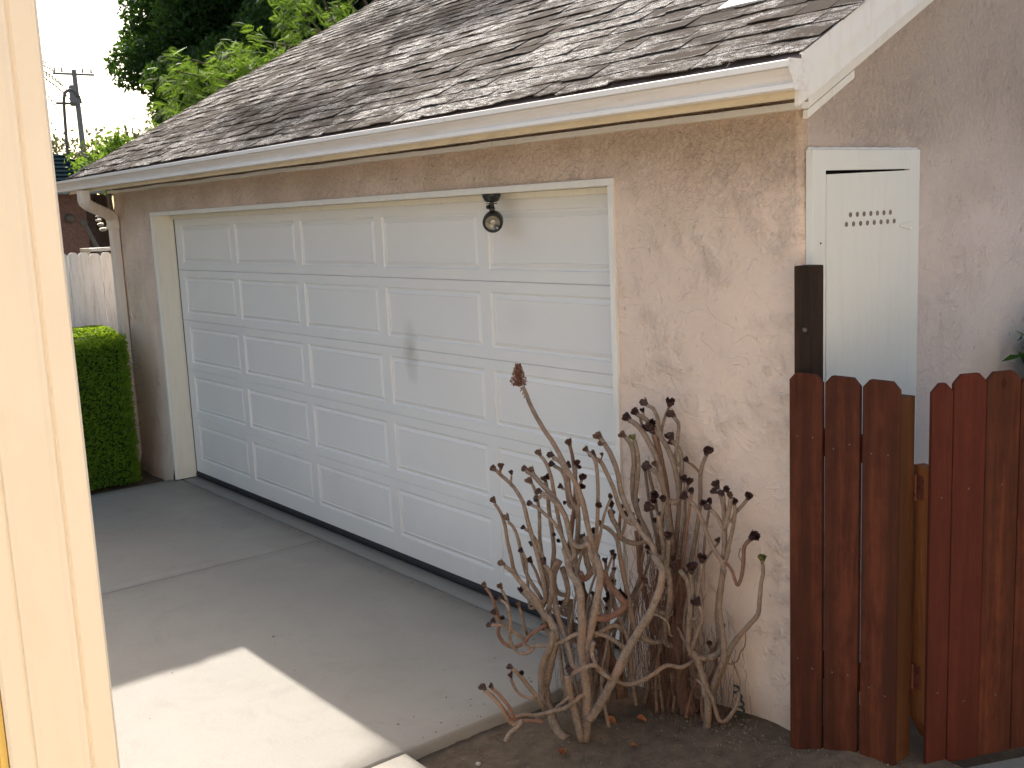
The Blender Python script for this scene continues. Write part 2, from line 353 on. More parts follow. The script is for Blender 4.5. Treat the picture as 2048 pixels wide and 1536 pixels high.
M['stone'] = simple('pale_stone', (0.42, 0.38, 0.33), 0.85, 0.2, 0, 60, 0.3)
M['cream'] = paint('cream_post_paint', (0.88, 0.785, 0.65), (0.74, 0.62, 0.50), 0.22, 0.5, 0, (4, 4, 1.2))
M['yellow'] = paint('yellow_frame_paint', (0.86, 0.62, 0.18), (0.7, 0.45, 0.12), 0.25, 0.4)
M['creamwall'] = paint('cream_house_stucco', (0.80, 0.68, 0.52), (0.6, 0.5, 0.38), 0.2, 0.9)
M['nbwall'] = simple('dusky_pink_stucco', (0.30, 0.20, 0.175), 0.9, 0.2)
M['nbdark'] = simple('dark_recess_brown', (0.10, 0.075, 0.07), 0.9, 0.2)
M['greybl'] = simple('grey_blue_eave', (0.35, 0.42, 0.46), 0.7)
M['pole'] = simple('hazed_pole', (0.22, 0.22, 0.21), 0.9, 0.2)  # distance haze put into the colour by paling the grey
M['rope'] = simple('dark_green_cable', (0.035, 0.05, 0.05), 0.5)
STEMS = [
 ('L',0,[(5.146,-0.5,1.358,0.0067),(5.157,-0.493,1.331,0.0072),(5.173,-0.487,1.287,0.0076),(5.204,-0.48,1.235,0.0081),(5.244,-0.473,1.184,0.0085),(5.295,-0.467,1.129,0.0089),(5.343,-0.46,1.053,0.0093),(5.392,-0.453,0.993,0.0097),(5.42,-0.447,0.922,0.0102),(5.429,-0.44,0.854,0.0106),(5.442,-0.433,0.781,0.0111),(5.451,-0.427,0.719,0.0116),(5.446,-0.42,0.655,0.0121)]),
 ('L',0,[(5.013,-0.55,1.006,0.0063),(5.039,-0.544,0.988,0.0067),(5.107,-0.539,0.953,0.0071),(5.156,-0.533,0.897,0.0075),(5.172,-0.528,0.835,0.008),(5.178,-0.522,0.793,0.0085),(5.195,-0.517,0.739,0.009),(5.215,-0.511,0.664,0.0094),(5.231,-0.506,0.588,0.0099),(5.235,-0.5,0.509,0.0105)]),
 ('L',0,[(5.046,-0.55,1.019,0.0048),(5.038,-0.55,1.003,0.0052),(5.046,-0.55,0.99,0.0055)]),
 ('L',0,[(5.113,-0.55,1.001,0.0034),(5.108,-0.55,0.976,0.0041),(5.102,-0.55,0.964,0.0048)]),
 ('L',0,[(5.086,-0.62,0.895,0.0055),(5.101,-0.605,0.859,0.0059),(5.106,-0.59,0.807,0.0064),(5.098,-0.575,0.738,0.0069),(5.101,-0.56,0.657,0.0074),(5.095,-0.545,0.601,0.0079),(5.123,-0.53,0.546,0.0083),(5.156,-0.515,0.492,0.0088),(5.168,-0.5,0.455,0.0092)]),
 ('L',0,[(5.142,-0.6,0.829,0.0055),(5.156,-0.583,0.799,0.0059),(5.159,-0.566,0.749,0.0063),(5.153,-0.549,0.687,0.0067),(5.151,-0.531,0.611,0.0072),(5.17,-0.514,0.554,0.0076),(5.189,-0.497,0.511,0.008),(5.198,-0.48,0.465,0.0085)]),
 ('L',0,[(5.125,-0.48,1.008,0.009),(5.164,-0.477,0.996,0.009),(5.212,-0.475,0.965,0.009),(5.269,-0.472,0.933,0.009),(5.314,-0.469,0.889,0.009),(5.339,-0.466,0.842,0.0091),(5.353,-0.464,0.782,0.0091),(5.383,-0.461,0.75,0.0092),(5.419,-0.458,0.754,0.0092),(5.446,-0.455,0.769,0.0092),(5.457,-0.453,0.754,0.0092),(5.466,-0.45,0.708,0.0093)]),
 ('L',0,[(5.163,-0.48,1.011,0.0062),(5.173,-0.48,0.998,0.0068),(5.198,-0.48,0.981,0.0075)]),
 ('L',0,[(5.167,-0.44,1.07,0.0062),(5.194,-0.437,1.046,0.0066),(5.219,-0.434,0.994,0.0069),(5.234,-0.431,0.912,0.0073),(5.245,-0.429,0.843,0.0078),(5.259,-0.426,0.774,0.0082),(5.273,-0.423,0.713,0.0086),(5.287,-0.42,0.659,0.009)]),
 ('L',0,[(5.199,-0.4,1.061,0.0082),(5.245,-0.4,1.047,0.0085),(5.278,-0.4,0.997,0.0088),(5.289,-0.4,0.929,0.0091),(5.308,-0.4,0.891,0.0094),(5.332,-0.4,0.875,0.0097),(5.334,-0.4,0.819,0.01),(5.326,-0.4,0.755,0.0104),(5.307,-0.4,0.68,0.0107),(5.319,-0.4,0.619,0.0111)]),
 ('L',0,[(5.204,-0.4,1.027,0.0069),(5.243,-0.4,1.016,0.0072),(5.267,-0.4,0.981,0.0076),(5.278,-0.4,0.913,0.0081),(5.287,-0.4,0.88,0.0085),(5.322,-0.4,0.876,0.0088)]),
 ('L',0,[(5.233,-0.34,1.105,0.0062),(5.256,-0.349,1.068,0.0066),(5.274,-0.357,1.002,0.0069),(5.285,-0.366,0.936,0.0073),(5.289,-0.374,0.882,0.0077),(5.279,-0.383,0.811,0.0082),(5.269,-0.391,0.726,0.0086),(5.265,-0.4,0.67,0.0091)]),
 ('L',0,[(5.177,-0.5,0.971,0.0055),(5.19,-0.493,0.937,0.0059),(5.198,-0.487,0.881,0.0064),(5.193,-0.48,0.815,0.0069),(5.181,-0.473,0.747,0.0074),(5.18,-0.467,0.681,0.0079),(5.179,-0.46,0.622,0.0084)]),
 ('L',0,[(5.193,-0.52,0.891,0.0055),(5.227,-0.51,0.878,0.0059),(5.256,-0.5,0.857,0.0063),(5.289,-0.49,0.833,0.0068),(5.321,-0.48,0.786,0.0072),(5.337,-0.47,0.738,0.0077),(5.354,-0.46,0.691,0.0081)]),
 ('L',0,[(5.24,-0.5,0.941,0.0088),(5.271,-0.492,0.931,0.009),(5.306,-0.483,0.908,0.0092),(5.335,-0.475,0.874,0.0094),(5.349,-0.467,0.83,0.0096),(5.351,-0.458,0.766,0.0099),(5.364,-0.45,0.712,0.0102)]),
 ('L',0,[(5.218,-0.5,0.917,0.0061),(5.24,-0.5,0.934,0.0068)]),
 ('L',0,[(5.169,-0.42,0.961,0.0069),(5.178,-0.42,0.899,0.0074),(5.184,-0.42,0.829,0.0079),(5.198,-0.42,0.746,0.0084),(5.203,-0.42,0.675,0.0089),(5.189,-0.42,0.592,0.0094),(5.206,-0.42,0.517,0.0099)]),
 ('L',0,[(5.359,-0.36,1.103,0.006),(5.407,-0.367,1.077,0.0063),(5.425,-0.373,1.017,0.0067),(5.431,-0.38,0.924,0.007),(5.431,-0.387,0.843,0.0074),(5.428,-0.393,0.775,0.0077),(5.427,-0.4,0.707,0.0081)]),
 ('L',0,[(5.375,-0.34,1.078,0.0074),(5.406,-0.333,1.061,0.0077),(5.436,-0.327,1.01,0.008),(5.46,-0.32,0.958,0.0084),(5.474,-0.313,0.904,0.0087),(5.49,-0.307,0.865,0.0091),(5.51,-0.3,0.84,0.0094)]),
 ('L',0,[(5.372,-0.3,1.146,0.0088),(5.391,-0.298,1.127,0.009),(5.421,-0.296,1.09,0.0093),(5.454,-0.293,1.02,0.0096),(5.468,-0.291,0.947,0.0099),(5.501,-0.289,0.884,0.0102),(5.538,-0.287,0.836,0.0105),(5.576,-0.284,0.796,0.0108),(5.618,-0.282,0.764,0.011),(5.633,-0.28,0.726,0.0113)]),
 ('L',0,[(5.421,-0.34,1.091,0.0027),(5.413,-0.34,1.077,0.003),(5.404,-0.34,1.065,0.0033)]),
 ('L',0,[(5.331,-0.4,1.047,0.0074),(5.326,-0.4,1.005,0.0076),(5.332,-0.4,0.944,0.0079),(5.343,-0.4,0.905,0.0081)]),
 ('L',0,[(5.363,-0.4,0.994,0.0047),(5.346,-0.4,0.967,0.0051),(5.334,-0.4,0.924,0.0054)]),
 ('L',0,[(5.244,-0.4,0.942,0.0041),(5.269,-0.4,0.94,0.0044),(5.289,-0.4,0.915,0.0048)]),
 ('L',0,[(5.148,-0.52,0.781,0.0055),(5.172,-0.512,0.768,0.0059),(5.203,-0.504,0.731,0.0064),(5.22,-0.496,0.683,0.0068),(5.228,-0.488,0.619,0.0072),(5.231,-0.48,0.56,0.0077)]),
 ('L',0,[(5.175,-0.56,0.699,0.0048),(5.176,-0.545,0.663,0.0052),(5.159,-0.53,0.606,0.0056),(5.145,-0.515,0.526,0.006),(5.129,-0.5,0.445,0.0064)]),
 ('L',0,[(5.156,-0.64,0.657,0.0069),(5.175,-0.62,0.635,0.0078),(5.211,-0.6,0.59,0.0087),(5.248,-0.58,0.548,0.0096),(5.264,-0.56,0.505,0.0106),(5.268,-0.54,0.451,0.0116),(5.263,-0.52,0.408,0.0126)]),
 ('L',0,[(5.155,-0.5,0.633,0.0049),(5.173,-0.493,0.599,0.0054),(5.183,-0.485,0.557,0.006),(5.199,-0.478,0.523,0.0065),(5.198,-0.47,0.477,0.0071)]),
 ('L',0,[(5.236,-0.5,0.645,0.0076),(5.268,-0.5,0.624,0.0081),(5.277,-0.5,0.57,0.0086),(5.261,-0.5,0.495,0.0092),(5.23,-0.5,0.429,0.0099)]),
 ('L',0,[(5.173,-0.75,0.602,0.0054),(5.184,-0.73,0.561,0.0057),(5.183,-0.71,0.503,0.006),(5.175,-0.69,0.445,0.0064),(5.132,-0.67,0.384,0.0067),(5.136,-0.65,0.336,0.0071),(5.176,-0.63,0.321,0.0073),(5.218,-0.61,0.345,0.0076),(5.239,-0.59,0.381,0.0078),(5.269,-0.57,0.406,0.008),(5.289,-0.55,0.424,0.0083)]),
 ('L',0,[(5.236,-0.72,0.599,0.0054),(5.244,-0.705,0.559,0.0057),(5.239,-0.69,0.498,0.006),(5.224,-0.675,0.434,0.0063),(5.193,-0.66,0.381,0.0066),(5.19,-0.645,0.337,0.0069),(5.208,-0.63,0.31,0.0072),(5.243,-0.615,0.312,0.0074),(5.269,-0.6,0.34,0.0076)]),
 ('L',0,[(5.23,-0.72,0.556,0.0047),(5.257,-0.72,0.55,0.0054),(5.276,-0.72,0.531,0.006)]),
 ('L',0,[(5.214,-0.62,0.497,0.0048),(5.203,-0.597,0.441,0.0053),(5.186,-0.573,0.379,0.0059),(5.167,-0.55,0.345,0.0064)]),
 ('L',0,[(5.211,-0.74,0.497,0.0048),(5.197,-0.712,0.465,0.0052),(5.176,-0.684,0.437,0.0057),(5.193,-0.656,0.409,0.0061),(5.21,-0.628,0.381,0.0066),(5.212,-0.6,0.355,0.007)]),
 ('L',0,[(5.185,-0.74,0.448,0.0041),(5.209,-0.735,0.454,0.0044),(5.236,-0.73,0.46,0.0048)]),
 ('L',0,[(5.355,-0.78,0.335,0.0074),(5.358,-0.744,0.297,0.0081),(5.362,-0.708,0.241,0.0089),(5.367,-0.672,0.189,0.0096),(5.356,-0.636,0.131,0.0104),(5.327,-0.6,0.08,0.0113)]),
 ('L',0,[(5.322,-0.76,0.276,0.0054),(5.312,-0.74,0.235,0.0056),(5.322,-0.72,0.2,0.0058),(5.359,-0.7,0.19,0.006),(5.372,-0.68,0.201,0.0062)]),
 ('L',0,[(5.408,-0.95,0.322,0.0071),(5.421,-0.925,0.292,0.0075),(5.437,-0.9,0.249,0.0079),(5.437,-0.875,0.204,0.0083),(5.419,-0.85,0.168,0.0087)]),
 ('L',0,[(5.427,-0.93,0.329,0.0058),(5.443,-0.91,0.301,0.006),(5.466,-0.89,0.262,0.0062),(5.467,-0.87,0.213,0.0064),(5.451,-0.85,0.19,0.0066)]),
 ('L',0,[(5.469,-0.6,0.28,0.0115),(5.458,-0.585,0.213,0.0126),(5.467,-0.57,0.127,0.0138),(5.475,-0.555,0.036,0.015),(5.467,-0.54,0.003,0.0161)]),
 ('L',0,[(5.521,-0.62,0.319,0.0073),(5.525,-0.579,0.326,0.0074),(5.548,-0.538,0.334,0.0075),(5.54,-0.497,0.302,0.0077),(5.552,-0.456,0.265,0.0078),(5.565,-0.414,0.228,0.0079),(5.579,-0.373,0.216,0.0081),(5.604,-0.332,0.228,0.0082),(5.629,-0.291,0.252,0.0082),(5.654,-0.25,0.278,0.0083)]),
 ('L',0,[(5.273,-0.62,0.353,0.0062),(5.327,-0.586,0.361,0.0066),(5.381,-0.552,0.381,0.007),(5.415,-0.519,0.409,0.0074),(5.437,-0.485,0.414,0.0079),(5.478,-0.451,0.415,0.0083),(5.509,-0.418,0.399,0.0087),(5.539,-0.384,0.365,0.0092),(5.541,-0.35,0.326,0.0097)]),
 ('L',0,[(5.168,-0.55,0.534,0.0105),(5.231,-0.551,0.5,0.0113),(5.288,-0.552,0.466,0.0122),(5.324,-0.552,0.448,0.013),(5.348,-0.553,0.406,0.0139),(5.34,-0.554,0.348,0.0149),(5.317,-0.555,0.284,0.0159),(5.293,-0.555,0.212,0.017),(5.275,-0.556,0.163,0.0181),(5.283,-0.557,0.115,0.0191),(5.307,-0.558,0.058,0.02),(5.337,-0.558,0.011,0.021),(5.377,-0.559,-0.017,0.0218),(5.408,-0.56,-0.027,0.0227)]),
 ('L',0,[(5.315,-0.46,0.724,0.0123),(5.34,-0.466,0.682,0.013),(5.359,-0.472,0.639,0.0137),(5.404,-0.478,0.61,0.0144),(5.428,-0.483,0.569,0.0151),(5.432,-0.489,0.517,0.0158),(5.445,-0.495,0.452,0.0166),(5.442,-0.501,0.37,0.0175),(5.459,-0.507,0.293,0.0183),(5.476,-0.513,0.202,0.0191),(5.478,-0.518,0.106,0.02),(5.47,-0.524,0.013,0.021),(5.47,-0.53,-0.007,0.0218)]),
 ('L',0,[(5.393,-0.42,0.774,0.0121),(5.441,-0.43,0.738,0.0124),(5.484,-0.44,0.703,0.0126),(5.507,-0.45,0.656,0.013),(5.5,-0.46,0.575,0.0134),(5.482,-0.47,0.484,0.0138),(5.465,-0.48,0.398,0.0143),(5.458,-0.49,0.329,0.0147),(5.462,-0.5,0.292,0.0151)]),
 ('L',0,[(5.643,-0.3,0.726,0.0119),(5.706,-0.321,0.699,0.0123),(5.72,-0.342,0.648,0.0128),(5.721,-0.363,0.607,0.0134),(5.7,-0.384,0.54,0.014),(5.674,-0.405,0.485,0.0146),(5.638,-0.425,0.413,0.0153),(5.611,-0.446,0.35,0.0159),(5.584,-0.467,0.272,0.0166),(5.535,-0.488,0.172,0.0174),(5.507,-0.509,0.113,0.0181),(5.499,-0.53,0.089,0.0187)]),
 ('L',0,[(5.703,-0.27,0.417,0.0027),(5.704,-0.285,0.432,0.0032),(5.715,-0.3,0.474,0.0037),(5.699,-0.315,0.501,0.0042),(5.665,-0.33,0.509,0.0047)]),
 ('L',0,[(5.379,-0.82,0.141,0.0061),(5.391,-0.78,0.137,0.0063),(5.403,-0.74,0.128,0.0066),(5.426,-0.7,0.118,0.0068)]),
 ('L',0,[(5.377,-0.8,0.146,0.0068),(5.376,-0.75,0.145,0.0072),(5.386,-0.7,0.13,0.0077),(5.429,-0.65,0.144,0.0081),(5.463,-0.6,0.16,0.0085),(5.477,-0.55,0.187,0.0089)]),
 ('L',0,[(5.421,-0.88,0.101,0.0054),(5.42,-0.853,0.125,0.0065),(5.439,-0.827,0.15,0.0076),(5.427,-0.8,0.154,0.0087)]),
 ('L',0,[(5.498,-0.62,0.217,0.0047),(5.457,-0.62,0.182,0.0052),(5.415,-0.62,0.143,0.0057),(5.404,-0.62,0.128,0.0062)]),
 ('L',0,[(5.235,-0.42,0.646,0.014),(5.225,-0.442,0.599,0.0132),(5.242,-0.463,0.544,0.0124),(5.279,-0.485,0.481,0.0115),(5.331,-0.507,0.416,0.0106),(5.393,-0.528,0.363,0.0097),(5.444,-0.55,0.301,0.0089)]),
 ('L',0,[(5.226,-0.4,0.611,0.0106),(5.255,-0.405,0.561,0.0102),(5.268,-0.41,0.508,0.0098),(5.244,-0.415,0.453,0.0096),(5.223,-0.42,0.434,0.0093)]),
 ('L',0,[(5.243,-0.38,0.472,0.0128),(5.247,-0.387,0.409,0.0114),(5.257,-0.393,0.355,0.01),(5.269,-0.4,0.317,0.0086)]),
 ('L',0,[(5.365,-0.58,0.426,0.0102),(5.356,-0.584,0.368,0.0105),(5.315,-0.588,0.301,0.011),(5.295,-0.592,0.224,0.0113),(5.301,-0.596,0.163,0.0117),(5.319,-0.6,0.12,0.012)]),
 ('L',0,[(5.35,-0.36,0.609,0.0118),(5.332,-0.36,0.655,0.0113),(5.324,-0.36,0.695,0.0108),(5.306,-0.36,0.734,0.0104)]),
 ('L',0,[(5.379,-0.44,0.636,0.0102),(5.389,-0.423,0.606,0.0108),(5.432,-0.407,0.655,0.0113),(5.462,-0.39,0.637,0.0118),(5.471,-0.373,0.593,0.0125),(5.509,-0.357,0.55,0.013),(5.519,-0.34,0.506,0.0137)]),
 ('L',0,[(5.511,-0.5,0.404,0.0074),(5.499,-0.5,0.359,0.0076),(5.516,-0.5,0.323,0.0078),(5.534,-0.5,0.301,0.008),(5.581,-0.5,0.288,0.0081)]),
 ('L',0,[(5.404,-0.28,0.609,0.007),(5.383,-0.28,0.561,0.0074),(5.399,-0.28,0.479,0.0077),(5.435,-0.28,0.403,0.0081),(5.471,-0.28,0.341,0.0084)]),
 ('L',0,[(5.356,-0.28,0.63,0.0056),(5.368,-0.285,0.573,0.0061),(5.395,-0.29,0.502,0.0067),(5.382,-0.295,0.421,0.0072),(5.376,-0.3,0.377,0.0078)]),
 ('L',0,[(5.406,-0.28,0.66,0.0042),(5.399,-0.28,0.594,0.0045),(5.407,-0.28,0.553,0.0049)]),
 ('L',0,[(5.354,-0.3,0.791,0.0069),(5.395,-0.293,0.78,0.0076),(5.43,-0.286,0.751,0.0082),(5.436,-0.279,0.701,0.0089),(5.444,-0.271,0.617,0.0097),(5.462,-0.264,0.52,0.0104),(5.475,-0.257,0.429,0.0112),(5.499,-0.25,0.362,0.0119)]),
 ('L',0,[(5.46,-0.34,0.928,0.0047),(5.434,-0.35,0.863,0.0052),(5.423,-0.36,0.801,0.0057),(5.417,-0.37,0.753,0.0063),(5.414,-0.38,0.721,0.0068)]),
 ('L',0,[(5.374,-0.26,0.853,0.009),(5.382,-0.26,0.816,0.0094),(5.415,-0.26,0.777,0.0099),(5.428,-0.26,0.744,0.0103)]),
 ('L',0,[(5.46,-0.26,0.832,0.0048),(5.449,-0.26,0.791,0.0055),(5.428,-0.26,0.748,0.0062)]),
 ('L',0,[(5.412,-0.24,0.853,0.0055),(5.406,-0.24,0.82,0.0059),(5.399,-0.24,0.762,0.0062)]),
 ('L',0,[(5.383,-0.36,0.772,0.0041),(5.382,-0.37,0.739,0.0051),(5.396,-0.38,0.695,0.0061)]),
 ('L',0,[(5.326,-0.36,0.738,0.0048),(5.325,-0.38,0.686,0.0059),(5.325,-0.4,0.641,0.0069)]),
 ('L',0,[(5.511,-0.35,0.409,0.0076),(5.504,-0.383,0.437,0.008),(5.48,-0.417,0.419,0.0084),(5.467,-0.45,0.404,0.0089)]),
 ('R',0,[(5.474,-0.14,1.267,0.0061),(5.501,-0.135,1.255,0.0067),(5.518,-0.13,1.219,0.0074),(5.519,-0.125,1.178,0.0081),(5.529,-0.12,1.137,0.0088)]),
 ('R',0,[(5.401,-0.12,1.218,0.0083),(5.436,-0.117,1.206,0.0087),(5.479,-0.114,1.178,0.0092),(5.521,-0.111,1.135,0.0096),(5.558,-0.109,1.085,0.0101),(5.583,-0.106,1.02,0.0105),(5.594,-0.103,0.959,0.0111),(5.594,-0.1,0.897,0.0116)]),
 ('R',0,[(5.428,-0.12,1.233,0.0034),(5.437,-0.12,1.215,0.0034)]),
 ('R',0,[(5.412,-0.12,1.208,0.0048),(5.423,-0.12,1.178,0.0052),(5.432,-0.12,1.162,0.0055)]),
 ('R',0,[(5.392,-0.16,1.201,0.0089),(5.43,-0.156,1.185,0.0094),(5.467,-0.151,1.148,0.0099),(5.498,-0.147,1.103,0.0104),(5.525,-0.142,1.051,0.0109),(5.541,-0.138,0.977,0.0115),(5.555,-0.133,0.903,0.012),(5.563,-0.129,0.827,0.0126),(5.57,-0.124,0.751,0.0132),(5.571,-0.12,0.687,0.0138)]),
 ('R',0,[(5.488,-0.12,1.152,0.0116),(5.502,-0.117,1.105,0.012),(5.52,-0.114,1.025,0.0124),(5.535,-0.111,0.944,0.0128),(5.542,-0.109,0.854,0.0133),(5.551,-0.106,0.771,0.0137),(5.564,-0.103,0.682,0.0142),(5.569,-0.1,0.611,0.0147)]),
 ('R',0,[(5.544,-0.09,1.264,0.0047),(5.523,-0.09,1.224,0.0052),(5.507,-0.09,1.184,0.0057),(5.499,-0.09,1.156,0.0061)]),
 ('R',0,[(5.569,-0.09,1.223,0.0067),(5.591,-0.09,1.198,0.0069),(5.585,-0.09,1.153,0.0071),(5.577,-0.09,1.098,0.0073),(5.571,-0.09,1.056,0.0075)]),
 ('R',0,[(5.546,-0.08,1.126,0.0075),(5.563,-0.08,1.111,0.0078),(5.585,-0.08,1.091,0.0081),(5.595,-0.08,1.03,0.0085),(5.582,-0.08,0.946,0.0089),(5.573,-0.08,0.847,0.0093),(5.561,-0.08,0.753,0.0097),(5.552,-0.08,0.659,0.0101),(5.558,-0.08,0.554,0.0106)]),
 ('R',0,[(5.409,-0.2,1.139,0.0082),(5.434,-0.195,1.109,0.0084),(5.441,-0.19,1.047,0.0087),(5.426,-0.185,0.967,0.009),(5.422,-0.18,0.888,0.0093),(5.446,-0.175,0.821,0.0096),(5.473,-0.17,0.776,0.0099),(5.495,-0.165,0.73,0.0101),(5.507,-0.16,0.675,0.0104)]),
 ('R',0,[(5.436,-0.18,1.129,0.0082),(5.448,-0.18,1.095,0.0084),(5.456,-0.18,1.033,0.0087),(5.447,-0.18,0.962,0.009),(5.434,-0.18,0.89,0.0094),(5.451,-0.18,0.83,0.0097)]),
 ('R',0,[(5.499,-0.16,1.019,0.0075),(5.528,-0.15,1.004,0.0084),(5.547,-0.14,0.958,0.0093),(5.551,-0.13,0.895,0.0102)]),
 ('R',0,[(5.527,-0.16,1.034,0.0034),(5.532,-0.16,1.021,0.0041)]),
 ('R',0,[(5.712,-0.07,1.091,0.0066),(5.693,-0.071,1.051,0.0071),(5.683,-0.073,1.003,0.0075),(5.682,-0.074,0.928,0.0079),(5.676,-0.076,0.852,0.0083),(5.659,-0.077,0.766,0.0088),(5.636,-0.079,0.664,0.0093),(5.623,-0.08,0.605,0.0097)]),
 ('R',0,[(5.615,-0.07,1.049,0.0041),(5.646,-0.07,1.037,0.0047),(5.676,-0.07,1.018,0.0054)]),
 ('R',0,[(5.645,-0.1,0.971,0.0047),(5.634,-0.1,0.938,0.0052),(5.627,-0.1,0.889,0.0057),(5.623,-0.1,0.805,0.0061),(5.612,-0.1,0.713,0.0067),(5.6,-0.1,0.647,0.0072),(5.591,-0.1,0.581,0.0077)]),
 ('R',0,[(5.691,-0.16,0.932,0.0066),(5.725,-0.157,0.913,0.007),(5.753,-0.153,0.871,0.0075),(5.783,-0.15,0.803,0.0079),(5.812,-0.147,0.755,0.0084),(5.844,-0.143,0.715,0.0088),(5.853,-0.14,0.683,0.0093)]),
 ('R',0,[(5.829,-0.14,0.991,0.0078),(5.841,-0.136,0.963,0.0084),(5.847,-0.131,0.917,0.009),(5.845,-0.127,0.85,0.0096),(5.84,-0.122,0.769,0.0103),(5.829,-0.118,0.672,0.011),(5.807,-0.113,0.577,0.0117),(5.792,-0.109,0.49,0.0124),(5.795,-0.104,0.414,0.0131),(5.809,-0.1,0.354,0.0138)]),
 ('R',0,[(5.79,-0.14,0.905,0.0066),(5.819,-0.14,0.888,0.007),(5.839,-0.14,0.862,0.0074),(5.853,-0.14,0.842,0.0078)]),
 ('R',0,[(5.862,-0.15,0.976,0.0052),(5.865,-0.15,0.957,0.0058)]),
 ('R',0,[(5.898,-0.15,0.971,0.0083),(5.886,-0.147,0.928,0.0086),(5.871,-0.143,0.879,0.0089),(5.859,-0.14,0.85,0.0091)]),
 ('R',0,[(5.905,-0.14,0.947,0.0058),(5.905,-0.138,0.917,0.0063),(5.892,-0.135,0.855,0.0068),(5.872,-0.132,0.792,0.0074),(5.855,-0.13,0.728,0.0079)]),
 ('R',0,[(5.95,-0.12,0.973,0.0058),(5.923,-0.123,0.94,0.0062),(5.897,-0.127,0.91,0.0067),(5.888,-0.13,0.886,0.0071)]),
 ('R',0,[(5.947,-0.1,0.815,0.0071),(5.919,-0.104,0.782,0.007),(5.918,-0.109,0.724,0.0068),(5.911,-0.113,0.664,0.0067),(5.898,-0.117,0.631,0.0065),(5.888,-0.121,0.647,0.0063),(5.881,-0.126,0.679,0.0061),(5.861,-0.13,0.706,0.0059)]),
 ('R',0,[(5.898,-0.1,0.77,0.002),(5.889,-0.1,0.741,0.002)]),
 ('R',0,[(6.014,-0.12,0.746,0.0058),(6.016,-0.118,0.71,0.0064),(6.005,-0.117,0.662,0.007),(5.995,-0.115,0.587,0.0077),(5.985,-0.113,0.538,0.0084),(5.94,-0.112,0.481,0.0091),(5.885,-0.11,0.414,0.0098),(5.85,-0.108,0.362,0.0105),(5.822,-0.107,0.298,0.0113),(5.786,-0.105,0.216,0.0121),(5.753,-0.103,0.147,0.0128),(5.737,-0.102,0.099,0.0136),(5.724,-0.1,0.043,0.0143)]),
 ('R',0,[(5.797,-0.2,0.713,0.0066),(5.787,-0.195,0.667,0.0071),(5.769,-0.19,0.614,0.0077),(5.755,-0.185,0.541,0.0082),(5.753,-0.18,0.485,0.0088)]),
 ('R',0,[(5.684,-0.2,0.657,0.0087),(5.715,-0.197,0.63,0.0093),(5.724,-0.193,0.59,0.0099),(5.727,-0.19,0.529,0.0105),(5.715,-0.187,0.449,0.0111),(5.709,-0.183,0.376,0.0118),(5.714,-0.18,0.335,0.0124),(5.742,-0.177,0.315,0.013),(5.76,-0.173,0.264,0.0136),(5.78,-0.17,0.2,0.0142),(5.786,-0.167,0.123,0.0149),(5.777,-0.163,0.049,0.0156),(5.769,-0.16,0.023,0.0163)]),
 ('R',0,[(5.613,-0.24,0.882,0.008),(5.617,-0.229,0.805,0.0088),(5.626,-0.217,0.695,0.0096),(5.635,-0.206,0.619,0.0105),(5.627,-0.194,0.538,0.0114),(5.6,-0.183,0.457,0.0123),(5.576,-0.171,0.405,0.0132),(5.56,-0.16,0.325,0.0142)]),
 ('R',0,[(5.607,-0.2,0.913,0.0053),(5.611,-0.21,0.882,0.006),(5.606,-0.22,0.842,0.0067)]),
 ('R',0,[(5.513,-0.24,0.807,0.0068),(5.537,-0.233,0.79,0.0075),(5.555,-0.227,0.757,0.0081),(5.562,-0.22,0.723,0.0088)]),
 ('R',0,[(5.528,-0.2,0.703,0.0069),(5.55,-0.2,0.677,0.0078),(5.581,-0.2,0.653,0.0087),(5.598,-0.2,0.615,0.0097),(5.574,-0.2,0.553,0.0108),(5.53,-0.2,0.485,0.0119)]),
 ('R',0,[(5.434,-0.18,0.756,0.0077),(5.436,-0.172,0.683,0.0083),(5.432,-0.164,0.594,0.0089),(5.45,-0.156,0.496,0.0095),(5.463,-0.148,0.417,0.0101),(5.468,-0.14,0.35,0.0108)]),
 ('R',0,[(5.509,-0.2,0.554,0.0035),(5.522,-0.19,0.523,0.0038),(5.505,-0.18,0.466,0.0042)]),
 ('R',0,[(5.777,-0.2,0.541,0.0067),(5.791,-0.195,0.5,0.0072),(5.761,-0.19,0.428,0.0078),(5.725,-0.185,0.354,0.0084),(5.711,-0.18,0.32,0.009)]),
 ('R',0,[(5.677,-0.25,0.789,0.0073),(5.657,-0.235,0.734,0.008),(5.637,-0.22,0.671,0.0088)]),
 ('R',0,[(5.736,-0.2,0.663,0.0073),(5.742,-0.193,0.608,0.0083),(5.73,-0.187,0.542,0.0092),(5.71,-0.18,0.473,0.0102)]),
 ('R',0,[(5.628,-0.16,0.402,0.0049),(5.662,-0.16,0.356,0.0063),(5.688,-0.16,0.328,0.0076),(5.723,-0.16,0.297,0.009)]),
 ('R',0,[(5.84,-0.1,0.75,0.0086),(5.818,-0.104,0.686,0.0092),(5.813,-0.109,0.611,0.0098),(5.802,-0.113,0.521,0.0104),(5.817,-0.118,0.444,0.011),(5.829,-0.122,0.387,0.0115),(5.831,-0.127,0.321,0.0121),(5.8,-0.131,0.243,0.0128),(5.777,-0.136,0.18,0.0134),(5.762,-0.14,0.12,0.0141)]),
 ('R',0,[(5.882,-0.1,0.197,0.0069),(5.883,-0.111,0.153,0.0071),(5.858,-0.123,0.099,0.0074),(5.834,-0.134,0.07,0.0076),(5.818,-0.146,0.082,0.0078),(5.812,-0.157,0.129,0.008),(5.805,-0.169,0.173,0.0081),(5.782,-0.18,0.211,0.0083)]),
